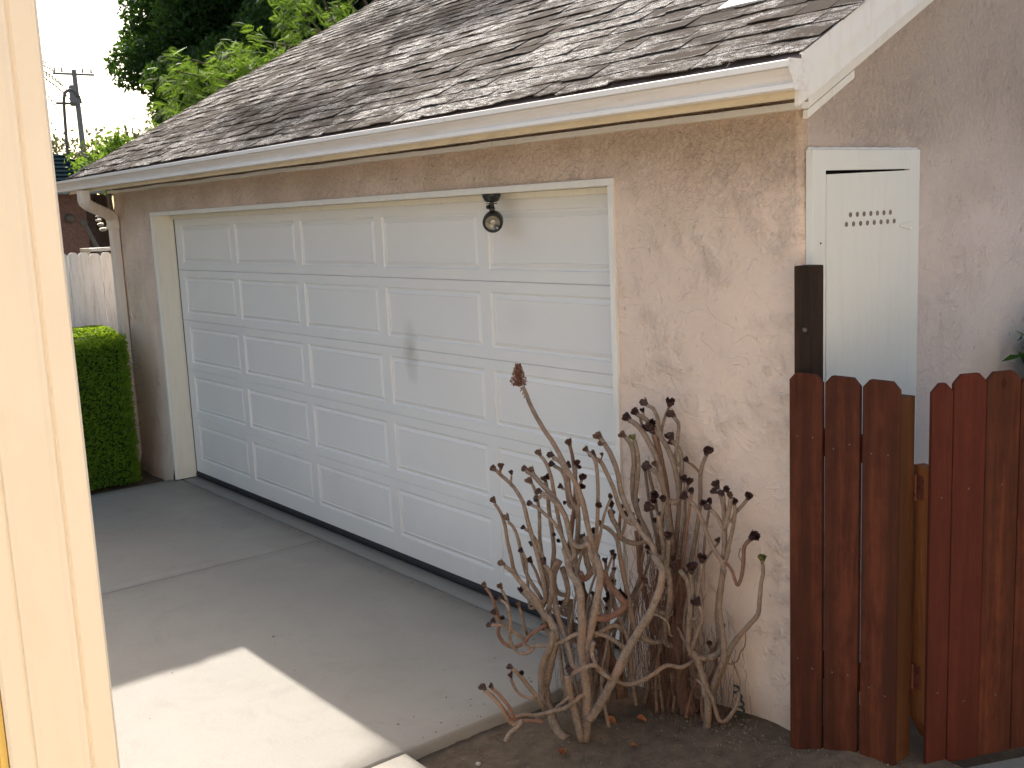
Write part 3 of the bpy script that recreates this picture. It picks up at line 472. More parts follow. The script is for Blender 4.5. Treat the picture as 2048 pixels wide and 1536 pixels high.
 ('R',0,[(5.817,-0.06,0.289,0.0028),(5.85,-0.06,0.236,0.0028),(5.857,-0.06,0.183,0.0028)]),
 ('R',0,[(5.901,-0.08,0.43,0.002),(5.897,-0.08,0.381,0.0023),(5.876,-0.08,0.348,0.0025),(5.859,-0.08,0.308,0.0028)]),
 ('R',0,[(5.739,-0.18,0.224,0.0049),(5.773,-0.18,0.215,0.0076),(5.781,-0.18,0.175,0.0104)]),
 ('R',1,[(5.579,-0.12,0.654,0.0208),(5.605,-0.12,0.611,0.0232),(5.621,-0.12,0.53,0.0258),(5.609,-0.12,0.421,0.0286),(5.597,-0.12,0.303,0.0315),(5.604,-0.12,0.189,0.0343),(5.62,-0.12,0.108,0.0371),(5.645,-0.12,0.036,0.0398)]),
 ('R',1,[(5.535,-0.1,0.395,0.0178),(5.509,-0.104,0.315,0.0194),(5.519,-0.108,0.232,0.021),(5.501,-0.112,0.139,0.0227),(5.522,-0.116,0.058,0.0242),(5.534,-0.12,0.011,0.0258)]),
 ('L',1,[(5.18,-0.3,0.575,0.018),(5.199,-0.292,0.518,0.0187),(5.239,-0.283,0.437,0.0193),(5.278,-0.275,0.357,0.0199),(5.316,-0.267,0.262,0.0206),(5.364,-0.258,0.17,0.0212),(5.391,-0.25,0.057,0.022)]),
]
HEADS = [
 ('L','b',(5.004,-0.55,1.008),(-0.89,0.0,0.45),0.0154),
 ('L','b',(5.046,-0.55,1.022),(0.45,0.0,0.89),0.0138),
 ('L','b',(5.37,-0.3,1.149),(-0.71,0.0,0.71),0.0182),
 ('L','b',(5.376,-0.34,1.083),(-0.89,0.0,0.45),0.0175),
 ('L','b',(5.392,-0.3,1.128),(-1.0,0.0,0.0),0.0155),
 ('L','b',(5.084,-0.62,0.903),(-0.6,0.0,0.8),0.0144),
 ('L','b',(5.14,-0.6,0.838),(-0.8,0.0,0.6),0.0144),
 ('L','b',(5.122,-0.48,1.014),(-0.89,0.0,0.45),0.0152),
 ('L','b',(5.163,-0.48,1.015),(-0.45,0.0,0.89),0.0130),
 ('L','b',(5.164,-0.44,1.076),(-0.71,0.0,0.71),0.0144),
 ('L','b',(5.151,-0.64,0.665),(-0.93,0.0,0.37),0.0144),
 ('L','b',(5.172,-0.5,0.974),(-0.71,0.0,0.71),0.0157),
 ('L','b',(5.357,-0.36,1.106),(-0.8,0.0,0.6),0.0134),
 ('L','b',(5.42,-0.34,1.093),(0.0,0.0,1.0),0.0080),
 ('L','b',(5.167,-0.42,0.964),(-0.14,0.0,0.99),0.0138),
 ('L','b',(5.461,-0.4,0.92),(0.0,0.0,0.0),0.0146),
 ('L','b',(5.232,-0.34,1.11),(-0.37,0.0,0.93),0.0165),
 ('L','d',(5.114,-0.55,1.009),(0.0,0.0,1.0),0.0103),
 ('L','d',(5.146,-0.52,0.784),(-0.97,0.0,0.24),0.0104),
 ('L','d',(5.087,-0.45,0.696),(0.0,0.0,0.0),0.0114),
 ('L','d',(5.197,-0.4,1.068),(-0.93,0.0,0.37),0.0151),
 ('L','d',(5.2,-0.4,1.032),(-0.97,0.0,0.24),0.0144),
 ('L','d',(5.193,-0.52,0.894),(-0.98,0.0,0.2),0.0136),
 ('L','d',(5.233,-0.5,0.945),(-0.98,0.0,0.2),0.0142),
 ('L','d',(5.216,-0.5,0.921),(-0.89,0.0,-0.45),0.0136),
 ('L','d',(5.295,-0.4,1.041),(-0.6,0.0,0.8),0.0149),
 ('L','d',(5.336,-0.4,1.054),(0.24,0.0,0.97),0.0134),
 ('L','d',(5.363,-0.4,1.001),(0.55,0.0,0.83),0.0154),
 ('L','d',(5.356,-0.4,0.969),(1.0,0.0,0.0),0.0128),
 ('L','d',(5.244,-0.4,0.947),(-0.89,0.0,0.45),0.0123),
 ('L','d',(5.185,-0.42,0.977),(0.12,0.0,0.99),0.0117),
 ('L','d',(5.35,-0.4,1.043),(0.6,0.0,0.8),0.0094),
 ('L','d',(5.172,-0.56,0.701),(-0.45,0.0,0.89),0.0124),
 ('L','d',(5.152,-0.5,0.64),(-0.71,0.0,0.71),0.0147),
 ('L','d',(5.236,-0.5,0.652),(-0.71,0.0,0.71),0.0159),
 ('L','d',(5.22,-0.42,0.898),(0.0,0.0,0.0),0.0096),
 ('L','d',(5.288,-0.42,0.898),(0.0,0.0,0.0),0.0082),
 ('L','d',(5.383,-0.36,0.777),(0.2,0.0,0.98),0.0143),
 ('L','d',(5.39,-0.42,0.77),(-0.8,0.0,0.6),0.0135),
 ('L','d',(5.431,-0.42,0.737),(0.0,0.0,0.0),0.0087),
 ('L','d',(5.198,-0.42,0.75),(1.0,0.0,0.0),0.0091),
 ('L','d',(5.239,-0.42,0.726),(0.0,0.0,0.0),0.0097),
 ('L','b',(5.17,-0.75,0.608),(-0.8,0.0,0.6),0.0115),
 ('L','b',(5.234,-0.72,0.608),(-0.6,0.0,0.8),0.0128),
 ('L','b',(5.214,-0.62,0.502),(-0.45,0.0,0.89),0.0117),
 ('L','b',(5.23,-0.72,0.559),(-1.0,0.0,0.0),0.0108),
 ('L','d',(5.211,-0.74,0.503),(-0.71,0.0,0.71),0.0129),
 ('L','d',(5.274,-0.75,0.511),(0.0,0.0,0.0),0.0101),
 ('L','d',(5.183,-0.74,0.448),(-0.97,0.0,-0.24),0.0123),
 ('L','d',(5.206,-0.74,0.468),(-0.71,0.0,0.71),0.0116),
 ('L','d',(5.354,-0.78,0.339),(-0.93,0.0,0.37),0.0120),
 ('L','d',(5.322,-0.76,0.285),(-0.45,0.0,0.89),0.0115),
 ('L','d',(5.366,-0.75,0.313),(0.0,0.0,0.0),0.0108),
 ('L','d',(5.408,-0.95,0.328),(-0.97,0.0,0.24),0.0143),
 ('L','d',(5.428,-0.93,0.332),(-0.93,0.0,0.37),0.0110),
 ('L','d',(5.484,-0.62,0.328),(0.0,0.0,0.0),0.0114),
 ('L','d',(5.516,-0.62,0.333),(-0.89,0.0,-0.45),0.0120),
 ('L','d',(5.379,-0.26,0.865),(0.0,0.0,1.0),0.0151),
 ('L','d',(5.362,-0.25,0.819),(0.0,0.0,0.0),0.0153),
 ('L','d',(5.412,-0.24,0.856),(0.24,0.0,0.97),0.0137),
 ('L','d',(5.458,-0.26,0.836),(0.2,0.0,0.98),0.0143),
 ('L','d',(5.494,-0.26,0.847),(0.55,0.0,0.83),0.0095),
 ('L','d',(5.51,-0.24,0.813),(-0.83,0.0,0.55),0.0156),
 ('L','b',(5.359,-0.3,0.794),(-0.97,0.0,0.24),0.0117),
 ('L','b',(5.458,-0.34,0.931),(0.5,0.0,0.87),0.0114),
 ('L','d',(5.435,-0.28,0.528),(0.0,0.0,0.0),0.0160),
 ('L','d',(5.456,-0.28,0.501),(0.0,0.0,1.0),0.0167),
 ('L','d',(5.356,-0.28,0.632),(-0.16,0.0,0.99),0.0119),
 ('L','d',(5.406,-0.28,0.661),(0.14,0.0,0.99),0.0132),
 ('L','d',(5.342,-0.28,0.553),(0.0,0.0,0.0),0.0120),
 ('L','d',(5.402,-0.28,0.557),(0.0,0.0,1.0),0.0105),
 ('L','d',(5.399,-0.28,0.608),(0.37,0.0,0.93),0.0098),
 ('L','d',(5.351,-0.28,0.466),(0.0,0.0,1.0),0.0121),
 ('L','d',(5.167,-0.28,0.342),(0.0,0.0,0.0),0.0096),
 ('L','d',(5.352,-0.28,0.434),(0.0,0.0,0.0),0.0071),
 ('R','d',(5.468,-0.14,1.271),(-0.97,0.0,0.24),0.0169),
 ('R','d',(5.396,-0.12,1.222),(-0.89,0.0,0.45),0.0186),
 ('R','d',(5.391,-0.16,1.205),(-0.93,0.0,0.37),0.0206),
 ('R','d',(5.43,-0.12,1.234),(-0.45,0.0,0.89),0.0103),
 ('R','d',(5.482,-0.12,1.162),(-0.37,0.0,0.93),0.0259),
 ('R','d',(5.48,-0.12,1.196),(0.0,0.0,0.0),0.0156),
 ('R','d',(5.567,-0.09,1.229),(-0.71,0.0,0.71),0.0182),
 ('R','d',(5.544,-0.08,1.133),(-0.71,0.0,0.71),0.0190),
 ('R','d',(5.545,-0.08,1.113),(-0.71,0.0,0.71),0.0116),
 ('R','d',(5.545,-0.09,1.269),(0.51,0.0,0.86),0.0189),
 ('R','b',(5.404,-0.2,1.144),(-0.8,0.0,0.6),0.0157),
 ('R','g',(5.435,-0.18,1.133),(-0.45,0.0,0.89),0.0143),
 ('R','d',(5.498,-0.16,1.024),(-0.93,0.0,0.37),0.0190),
 ('R','b',(5.527,-0.16,1.038),(0.0,0.0,1.0),0.0115),
 ('R','d',(5.712,-0.07,1.098),(0.45,0.0,0.89),0.0193),
 ('R','d',(5.614,-0.07,1.052),(-0.89,0.0,0.45),0.0129),
 ('R','d',(5.645,-0.1,0.973),(0.32,0.0,0.95),0.0155),
 ('R','d',(5.688,-0.16,0.936),(-0.89,0.0,0.45),0.0186),
 ('R','d',(5.748,-0.12,0.923),(0.0,0.0,0.0),0.0139),
 ('R','d',(5.788,-0.14,0.908),(-0.83,0.0,0.55),0.0151),
 ('R','d',(5.825,-0.14,1.0),(-0.45,0.0,0.89),0.0175),
 ('R','d',(5.821,-0.14,0.979),(-0.95,0.0,0.32),0.0143),
 ('R','d',(5.88,-0.15,0.994),(0.32,0.0,0.95),0.0135),
 ('R','d',(5.86,-0.15,0.976),(-0.45,0.0,0.89),0.0142),
 ('R','d',(5.905,-0.14,0.951),(0.0,0.0,1.0),0.0141),
 ('R','b',(5.895,-0.15,0.975),(0.24,0.0,0.97),0.0122),
 ('R','d',(5.952,-0.12,0.975),(0.6,0.0,0.8),0.0166),
 ('R','d',(5.947,-0.1,0.82),(0.71,0.0,0.71),0.0208),
 ('R','g',(6.014,-0.12,0.754),(0.0,0.0,1.0),0.0161),
 ('R','d',(5.797,-0.2,0.72),(0.2,0.0,0.98),0.0184),
 ('R','d',(5.743,-0.2,0.668),(-0.16,0.0,0.99),0.0220),
 ('R','d',(5.673,-0.25,0.794),(0.0,0.0,1.0),0.0178),
 ('R','d',(5.568,-0.22,0.945),(1.0,0.0,0.0),0.0174),
 ('R','d',(5.564,-0.22,0.887),(0.0,0.0,0.0),0.0222),
 ('R','d',(5.583,-0.22,0.914),(0.0,0.0,0.0),0.0147),
 ('R','d',(5.607,-0.2,0.918),(0.24,0.0,0.97),0.0147),
 ('R','d',(5.51,-0.24,0.812),(-0.83,0.0,0.55),0.0143),
 ('R','d',(5.528,-0.2,0.709),(-0.55,0.0,0.83),0.0158),
 ('R','d',(5.658,-0.2,0.668),(-0.83,0.0,0.55),0.0169),
 ('R','d',(5.621,-0.24,0.873),(0.0,0.0,1.0),0.0086),
 ('R','d',(5.775,-0.2,0.544),(-0.45,0.0,0.89),0.0181),
 ('R','d',(5.506,-0.2,0.563),(-0.55,0.0,0.83),0.0125),
]
FLOWER = (5.122, -0.5, 1.397)

# ================================================================ THE SETTING
def lerp(a, b, t): return a+(b-a)*t
def sst(a, b, x): t = max(0, min(1, (x-a)/(b-a))); return t*t*(3-2*t)
def fn(x, y, z=0, s=1): return noise.noise(Vector((x*s, y*s, z*s)))

g = MB()                                                           # wide ground to the horizon
R_ = [-400, -120, -60, -30, -16, -9, -4, 0, 4, 9, 16, 30, 60, 120, 400]
for i in range(len(R_)-1):
    for j in range(len(R_)-1):
        P = [(R_[i], R_[j]), (R_[i+1], R_[j]), (R_[i+1], R_[j+1]), (R_[i], R_[j+1])]
        g.quad(*[(x, y, -0.14+0.02*fn(x, y, 0, .3)) for x, y in P])
struct(g.build('ground', M['dirt']))

def slab(x0, x1, y0, y1, z, mat, name='slab', parent=None, wob=0.0, th=0.13, step=0.12):
    # concrete slab with an eased, faintly wobbly edge
    m = MB(); nx = max(2, int((x1-x0)/step)); ny = max(2, int((y1-y0)/step)); idx = {}
    e = 0.008
    for i in range(nx+1):
        for j in range(ny+1):
            x = lerp(x0+e, x1-e, i/nx); y = lerp(y0+e, y1-e, j/ny)
            idx[i, j] = len(m.v); m.v.append((x, y, z+0.003*fn(x, y, 1, .9)))
    for i in range(nx):
        for j in range(ny): m.f.append((idx[i, j], idx[i+1, j], idx[i+1, j+1], idx[i, j+1]))
    ring = [(i, 0) for i in range(nx)]+[(nx, j) for j in range(ny)]+[(i, ny) for i in range(nx, 0, -1)]+[(0, j) for j in range(ny, 0, -1)]
    lo = []; cx, cy = (x0+x1)/2, (y0+y1)/2
    for r, (dz, out) in enumerate(((-0.006, 0.005), (-0.016, 0.008), (-th, 0.008))):
        row = []
        for i, j in ring:
            x, y, zz = m.v[idx[i, j]]
            w_ = wob*fn(x, y, r, 9)
            dx = (-1 if i == 0 else 1 if i == nx else 0)*(out+w_); dy = (-1 if j == 0 else 1 if j == ny else 0)*(out+w_)
            row.append(len(m.v)); m.v.append((x+dx, y+dy, zz+dz))
        lo.append(row)
    top = [idx[i, j] for i, j in ring]; n = len(ring)
    for a, b in zip([top]+lo[:-1], lo):
        for k in range(n): m.f.append((a[k], b[k], b[(k+1) % n], a[(k+1) % n]))
    return m.build(name, mat, parent, True)

dw = struct(link('driveway', None))
slab(-0.07, 2.335, -3.2, 0.035, 0, M['concrete'], 'slab', dw)
slab(2.343, 5.062, -3.2, 0.035, 0, M['concrete'], 'slab', dw, 0.004)
slab(-0.07, 2.335, -6.4, -3.208, 0, M['concrete'], 'slab', dw)
slab(2.343, 5.062, -6.4, -3.208, 0, M['concrete'], 'slab', dw)
slab(-0.02, 5.17, 0.043, 0.5, -0.001, M['apron'], 'apron_slab', dw, 0.006, step=0.07)
wk = struct(link('walkway', None))
slab(5.072, 6.86, -3.0, -1.095, 0, M['concrete'], 'slab', wk, 0.004)
slab(6.87, 9.6, -3.0, -1.095, 0, M['concrete'], 'slab', wk)
slab(5.072, 9.6, -6.4, -3.01, 0, M['concrete'], 'slab', wk)
pad = MB(); pp = [(6.50, -0.125), (6.60, -0.10), (6.63, -0.03), (6.92, 0.62), (9.0, 0.62), (9.0, -1.09), (6.78, -1.09)]
n0 = len(pp); pad.v += [(x, y, 0.135) for x, y in pp]+[(x, y, -0.1) for x, y in pp]
pad.f.append(tuple(range(n0-1, -1, -1))); pad.f += [(i, (i+1) % n0, n0+(i+1) % n0, n0+i) for i in range(n0)]
struct(pad.build('path', M['apron']))

def bedz(x, y):
    z = -0.055+0.085*sst(-0.6, 0.0, y)*sst(5.0, 6.0, x)+0.03*sst(5.1, 5.5, x)
    z += 0.115*sst(6.0, 6.5, x)*sst(-1.1, -0.2, y)
    z += 0.03*math.exp(-((x-5.36)**2+(y+0.5)**2)/0.03)
    return z+0.010*fn(x, y, 0, 5)+0.006*fn(x, y, 3, 17)+0.003*fn(x, y, 7, 45)
def sheet(x0, x1, y0, y1, st, zf, name, mat):
    m = MB(); nx = int((x1-x0)/st); ny = int((y1-y0)/st)
    for i in range(nx+1):
        for j in range(ny+1):
            x = lerp(x0, x1, i/nx); y = lerp(y0, y1, j/ny); m.v.append((x, y, zf(x, y)))
    for i in range(nx):
        for j in range(ny): a = i*(ny+1)+j; m.f.append((a, a+ny+1, a+ny+2, a+1))
    return m.build(name, mat, None, True)
struct(sheet(5.06, 6.9, -1.09, 0.03, 0.016, bedz, 'flower_bed', M['dirt']))
struct(sheet(4.6, 5.16, -0.02, 0.03, 0.02, lambda x, y: -0.09, 'flower_bed', M['dirt']))
struct(sheet(-1.6, -0.065, -4.5, 0.3, 0.04, lambda x, y: -0.03+0.012*fn(x, y, 0, 5)+0.006*fn(x, y, 2, 19), 'garden_strip', M['dirt']))
struct(sheet(6.1, 9.5, 0.0, 6.5, 0.1, lambda x, y: 0.06+0.012*fn(x, y, 0, 5), 'side_yard', M['dirt']))

# ================================================================ THE GARAGE
XL, XR, W, H, TW, DD = -0.885, 6.10, 5.15, 2.13, 0.03, 0.166
TP = 0.535; Z0 = 2.488; Y0 = -0.28; YR = 3.5                       # roof: tan pitch, eave height and line, ridge line
def zr(y): return Z0+TP*(y-Y0)
garage = empty('garage', 'pink stucco garage with a wide white panelled door under a brown shingle roof', 'garage')
def und(x, z): return 0.004*fn(x, 0, z, 1.7)+0.0018*fn(x, 5, z, 6)
def wallgrid(m, xs, zs, yf):
    b = len(m.v)
    for x in xs:
        for z in zs: m.v.append((x, yf(x, z), z))
    k = len(zs)
    for i in range(len(xs)-1):
        for j in range(k-1): a = b+i*k+j; m.f.append((a, a+k, a+k+1, a+1))
def rng(a, b, st): n = max(1, int(round((b-a)/st))); return [lerp(a, b, i/n) for i in range(n+1)]
fw = MB()
ZT = 2.42
def flare(x, z): return -0.03*sst(0.22, 0.0, z)
wallgrid(fw, rng(W+TW*0.5, XR-0.03, 0.03), rng(-0.15, ZT, 0.03), lambda x, z: und(x, z)+(0.010*sst(0.16, 0.03, z)))
wallgrid(fw, rng(-TW*0.5, W+TW*0.5, 0.05), rng(H+TW*0.5, ZT, 0.03), und)
wallgrid(fw, rng(XL+0.03, -TW*0.5, 0.03), rng(-0.15, ZT, 0.03), lambda x, z: und(x, z)+flare(x, z))
# rounded stucco corner on the right, running back to the gable
b = len(fw.v); zs = rng(-0.15, ZT, 0.03)
for k in range(7):
    a = k/6*pi/2
    for z in zs:
        wob = 0.003*fn(3, z, 0, 4)
        fw.v.append((XR-0.03+(0.03+wob)*sin(a), 0.03-(0.03+wob)*cos(a)+(und(XR-0.03, z)+0.010*sst(0.16, 0.03, z))*(1-k/6), z))
kk = len(zs)
for i in range(6):
    for j in range(kk-1): a = b+i*kk+j; fw.f.append((a, a+kk, a+kk+1, a+1))
b = len(fw.v)
for k in range(7):
    a = k/6*pi/2
    for z in zs: fw.v.append((XL+0.03-0.03*sin(a)+flare(0, z)*k/6, 0.03-0.03*cos(a)+(und(XL+.03, z)+flare(0, z))*(1-k/6), z))
for i in range(6):
    for j in range(kk-1): a = b+i*kk+j; fw.f.append((a, a+1, a+kk+1, a+kk))
fw.build('wall', M['stucco'], garage, True)
gw = MB(); ys = rng(0.03, 7.0, 0.12)                                # gable wall
b = len(gw.v); nz = 40
for y in ys:
    zt = (zr(y) if y < YR else zr(2*YR-y))-0.10
    for j in range(nz+1): z = lerp(-0.15, zt, j/nz); gw.v.append((XR+0.004*fn(0, y, z, 1.6)*min(1, (y-0.03)/0.2), y, z))
for i in range(len(ys)-1):
    for j in range(nz): a = b+i*(nz+1)+j; gw.f.append((a, a+nz+1, a+nz+2, a+1))
gw.build('wall', M['stucco_gable'], garage, True)
ow = MB(); zz = lambda y: (zr(y) if y < YR else zr(2*YR-y))-0.1
for i in range(len(ys)-1): ow.quad((XL, ys[i], -.15), (XL, ys[i], zz(ys[i])), (XL, ys[i+1], zz(ys[i+1])), (XL, ys[i+1], -.15))
ow.quad((XL, 7, -.15), (XL, 7, zz(7)), (XR, 7, zz(7)), (XR, 7, -.15))
ow.build('wall', M['stucco'], garage)

# opening: casing, jambs, head
cs = MB()
def wig(z): return 0.0016*fn(9, z, 0, 6)
for k in range(24):
    z0, z1 = H*k/24, H*(k+1)/24
    cs.box(W, W+TW+wig(z0), -0.012, 0.004, z0, z1)
cs.bbox(-TW, 0.0, -0.014, 0.01, 0.005, H, 0.004); cs.bbox(-TW, W+TW, -0.014, 0.01, H, H+TW, 0.004)
cs.build('door_casing', M['casing'], garage)
jb = MB(); jb.bbox(-0.028, 0.0, 0.01, DD+0.05, 0.004, H, 0.003); jb.build('jamb', M['jamb'], garage)
jb = MB(); jb.bbox(W, W+0.028, 0.01, DD+0.05, 0.0, H, 0.003); jb.build('jamb', M['jamb'], garage)
jb = MB(); jb.bbox(-0.028, W+0.028, 0.01, DD+0.05, H, H+0.028, 0.003); jb.bbox(0.0, W, DD-0.03, DD-0.006, H-0.03, H-0.001, 0.004); jb.build('head_jamb', M['jamb'], garage)
sd_ = MB(); sd_.box(0.0005, 0.0055, DD-0.004, DD+0.03, 0.0, H-.002); sd_.build('side_gap_strip', M['rubber'], garage)  # shade of the gap beside the door, put in as a dark strip
ins = MB(); ins.box(-0.03, W+0.03, DD+0.052, DD+0.06, -0.05, H+0.05); ins.build('door_backing', M['dark'], garage)

# sectional door
X0, PT, PW, ZTOP, RP, PH = 0.1235, 0.9916, 0.9113, 2.0453, 0.39907, 0.28785
zb = [0.049]+[ZTOP-RP*r-PH-(RP-PH)/2 for r in (3, 2, 1, 0)]+[2.12]
def nested(m, rings, fill):
    base = len(m.v)
    for (x0, x1, z0, z1, y) in rings: m.v += [(x0, y, z0), (x1, y, z0), (x1, y, z1), (x0, y, z1)]
    for r in range(len(rings)-1):
        for k in range(4): a = base+4*r+k; c = base+4*r+(k+1) % 4; m.f.append((a, c, c+4, a+4))
    if fill: q = base+4*(len(rings)-1); m.f.append((q, q+1, q+2, q+3))
for s in range(5):
    r = 4-s; z0, z1 = zb[s]+0.0009, zb[s+1]-0.0009
    p0 = ZTOP-RP*r-PH; p1 = ZTOP-RP*r
    jx = random.uniform(-.001, .001); y = DD+random.uniform(-.001, .001)
    m = MB(); xs = [0.006]
    for c in range(5): xs += [X0+c*PT, X0+c*PT+PW]
    xs.append(W-0.004)
    m.quad((xs[0], y, z0), (xs[-1], y, z0), (xs[-1], y, p0), (xs[0], y, p0)); m.quad((xs[0], y, p1), (xs[-1], y, p1), (xs[-1], y, z1-0.004), (xs[0], y, z1-0.004))
    for i in range(0, 12, 2): m.quad((xs[i], y, p0), (xs[i+1], y, p0), (xs[i+1], y, p1), (xs[i], y, p1))
    m.quad((xs[0], y, z1-0.004), (xs[-1], y, z1-0.004), (xs[-1], y+0.006, z1), (xs[0], y+0.006, z1))
    m.quad((xs[0], y+0.03, z0), (xs[-1], y+0.03, z0), (xs[-1], y, z0), (xs[0], y, z0)); m.quad((xs[0], y+0.006, z1), (xs[-1], y+0.006, z1), (xs[-1], y+0.03, z1+.001), (xs[0], y+0.03, z1+.001))
    m.quad((xs[0], y+0.03, z0), (xs[0], y, z0), (xs[0], y, z1), (xs[0], y+0.03, z1))
    sec = m.build('door_section', M['door'], garage)
    for c in range(5):
        a0, a1 = X0+c*PT, X0+c*PT+PW
        pm = MB(); R = []
        for ins_, yy in ((0, 0), (0.004, 0.008), (0.012, 0.0115), (0.031, 0.0015), (0.034, 0.0008), (0.037, 0.0042)):
            R.append((a0+ins_, a1-ins_, p0+ins_, p1-ins_, y+yy))
        nested(pm, R, True); pm.build('door_panel', M['door'], sec)
sm = MB(); sm.tube([(0.004, DD+0.012, 0.024), (1.2, DD+0.010, 0.024), (2.4, DD+0.012, 0.026), (3.7, DD+0.010, 0.023), (W-0.004, DD+0.012, 0.025)], 0.024, 10)
sm.box(0.004, W-.004, DD+0.004, DD+0.03, 0.02, 0.05); sm.build('door_seal', M['rubber'], garage)

# eave: soffit, fascia, wall trim, gutter
ev = MB(); ev.box(-1.09, 6.10, -0.262, 0.0, 2.395, 2.41); ev.build('soffit', M['nbdark'], garage)
for (a, b2) in ((-1.10, 1.52), (1.523, 3.65), (3.653, 6.2815)):
    f = MB(); f.bbox(a, b2, -0.285, -0.264, 2.349, 2.455, 0.002); f.build('fascia_board', M['fascia'], garage)
de = MB(); de.prism([(-0.287, 2.456), (-0.287, 2.474), (-0.26, 2.494), (-0.262, 2.456)], 0, -1.1, 6.305); de.build('drip_edge', M['nbdark'], garage)
def wavytrim(x0, x1, name):
    m = MB(); n = int((x1-x0)/0.05); pr = []
    for i in range(n+1):
        x = lerp(x0, x1, i/n); dz = 0.006*fn(x, 0, 0, 1.6)+0.002*fn(x, 4, 0, 6)
        base = len(m.v); m.v += [(x, -0.036, 2.340+dz), (x, -0.038, 2.3615+dz), (x, 0.004, 2.362+dz), (x, 0.004, 2.340+dz)]
        pr.append(base)
    for a, c in zip(pr, pr[1:]):
        for k in range(4): m.f.append((a+k, c+k, c+(k+1) % 4, a+(k+1) % 4))
    m.f += [(pr[0], pr[0]+1, pr[0]+2, pr[0]+3), (pr[-1]+3, pr[-1]+2, pr[-1]+1, pr[-1])]
    m.build(name, M['casing'], garage)
wavytrim(-0.9, 1.18, 'frieze_trim'); wavytrim(1.19, 4.42, 'frieze_trim'); wavytrim(4.425, 6.125, 'frieze_trim')
gp = [(-0.290, 2.452), (-0.290, 2.351), (-0.355, 2.349), (-0.358, 2.351), (-0.359, 2.368), (-0.356, 2.3705), (-0.3475, 2.372), (-0.350, 2.384), (-0.3565, 2.397), (-0.364, 2.409), (-0.370, 2.417), (-0.373, 2.427), (-0.385, 2.4285), (-0.388, 2.452), (-0.386, 2.455), (-0.368, 2.4555), (-0.367, 2.452)]
gp = [(y, 2.455-(2.455-z)*0.79) for y, z in gp]
def gutter(x0, x1, dz0, dz1):
    m = MB(); n = int((x1-x0)/0.25); rows = []
    for i in range(n+1):
        t = i/n; x = lerp(x0, x1, t); dz = lerp(dz0, dz1, t)+0.0012*fn(x, 1, 0, 1.2); dy = 0.002*fn(x, 7, 0, 1.1)
        rows.append(len(m.v)); m.v += [(x, y+dy, z+dz) for y, z in gp]
    for a, c in zip(rows, rows[1:]):
        for k in range(len(gp)-1): m.f.append((a+k, a+k+1, c+k+1, c+k))
    return m
gt = gutter(-1.2, 6.335, 0, 0).build('gutter', M['gutterface'], garage, False)
ec = MB(); ec.prism([(y, z) for y, z in gp[:14]], 0, 6.335, 6.3365)
ec.prism([(-0.392, 2.458), (-0.288, 2.458), (-0.288, 2.366), (-0.36, 2.366), (-0.366, 2.385), (-0.38, 2.41), (-0.392, 2.43)], 0, 6.338, 6.341)
ec.bbox(6.341, 6.343, -0.352, -0.328, 2.39, 2.432, 0.0008); ec.build('end_cap', M['gutter'], gt)
for x in (1.35, 4.55): s = MB(); s.bbox(x, x+0.012, -0.391, -0.386, 2.436, 2.452, 0.001); s.build('gutter_clip', M['gutter'], gt)
# rake boards and frieze on the gable side
def rake(m, x0, x1, top, bot, y0, y1, ye=None):
    m.v += [(x, y, zr(y)-d) for x in (x0, x1) for y, d in ((y0, top), (y1, top), (y1, bot), (y0, bot))]
    b = len(m.v)-8; m.f += [(b, b+1, b+2, b+3), (b+7, b+6, b+5, b+4)]+[(b+k, b+4+k, b+4+(k+1) % 4, b+(k+1) % 4) for k in range(4)]
rk = MB(); rake(rk, 6.282, 6.298, 0.010, 0.160, -0.285, YR); rk.build('rake_board', M['white'], garage)
rk = MB(); rake(rk, 6.2985, 6.309, 0.004, 0.088, -0.282, YR); rk.build('rake_trim', M['white'], garage)
rk = MB(); rake(rk, 6.105, 6.2815, 0.148, 0.162, -0.20, YR); rake(rk, 6.103, 6.126, 0.163, 0.296, 0.0, YR); rk.build('rake_soffit', M['white'], garage)
rk = MB(); rake(rk, 6.103, 6.122, 0.302, 0.330, 0.0, 0.27); rk.build('frieze_trim', M['white'], garage)
rk = MB(); rake(rk, -1.098, -1.08, 0.010, 0.14, -0.285, YR); rk.build('rake_board', M['white'], garage)
rk = MB(); rake(rk, -1.08, -0.885, 0.098, 0.112, -0.26, YR); rk.build('rake_soffit', M['white'], garage)

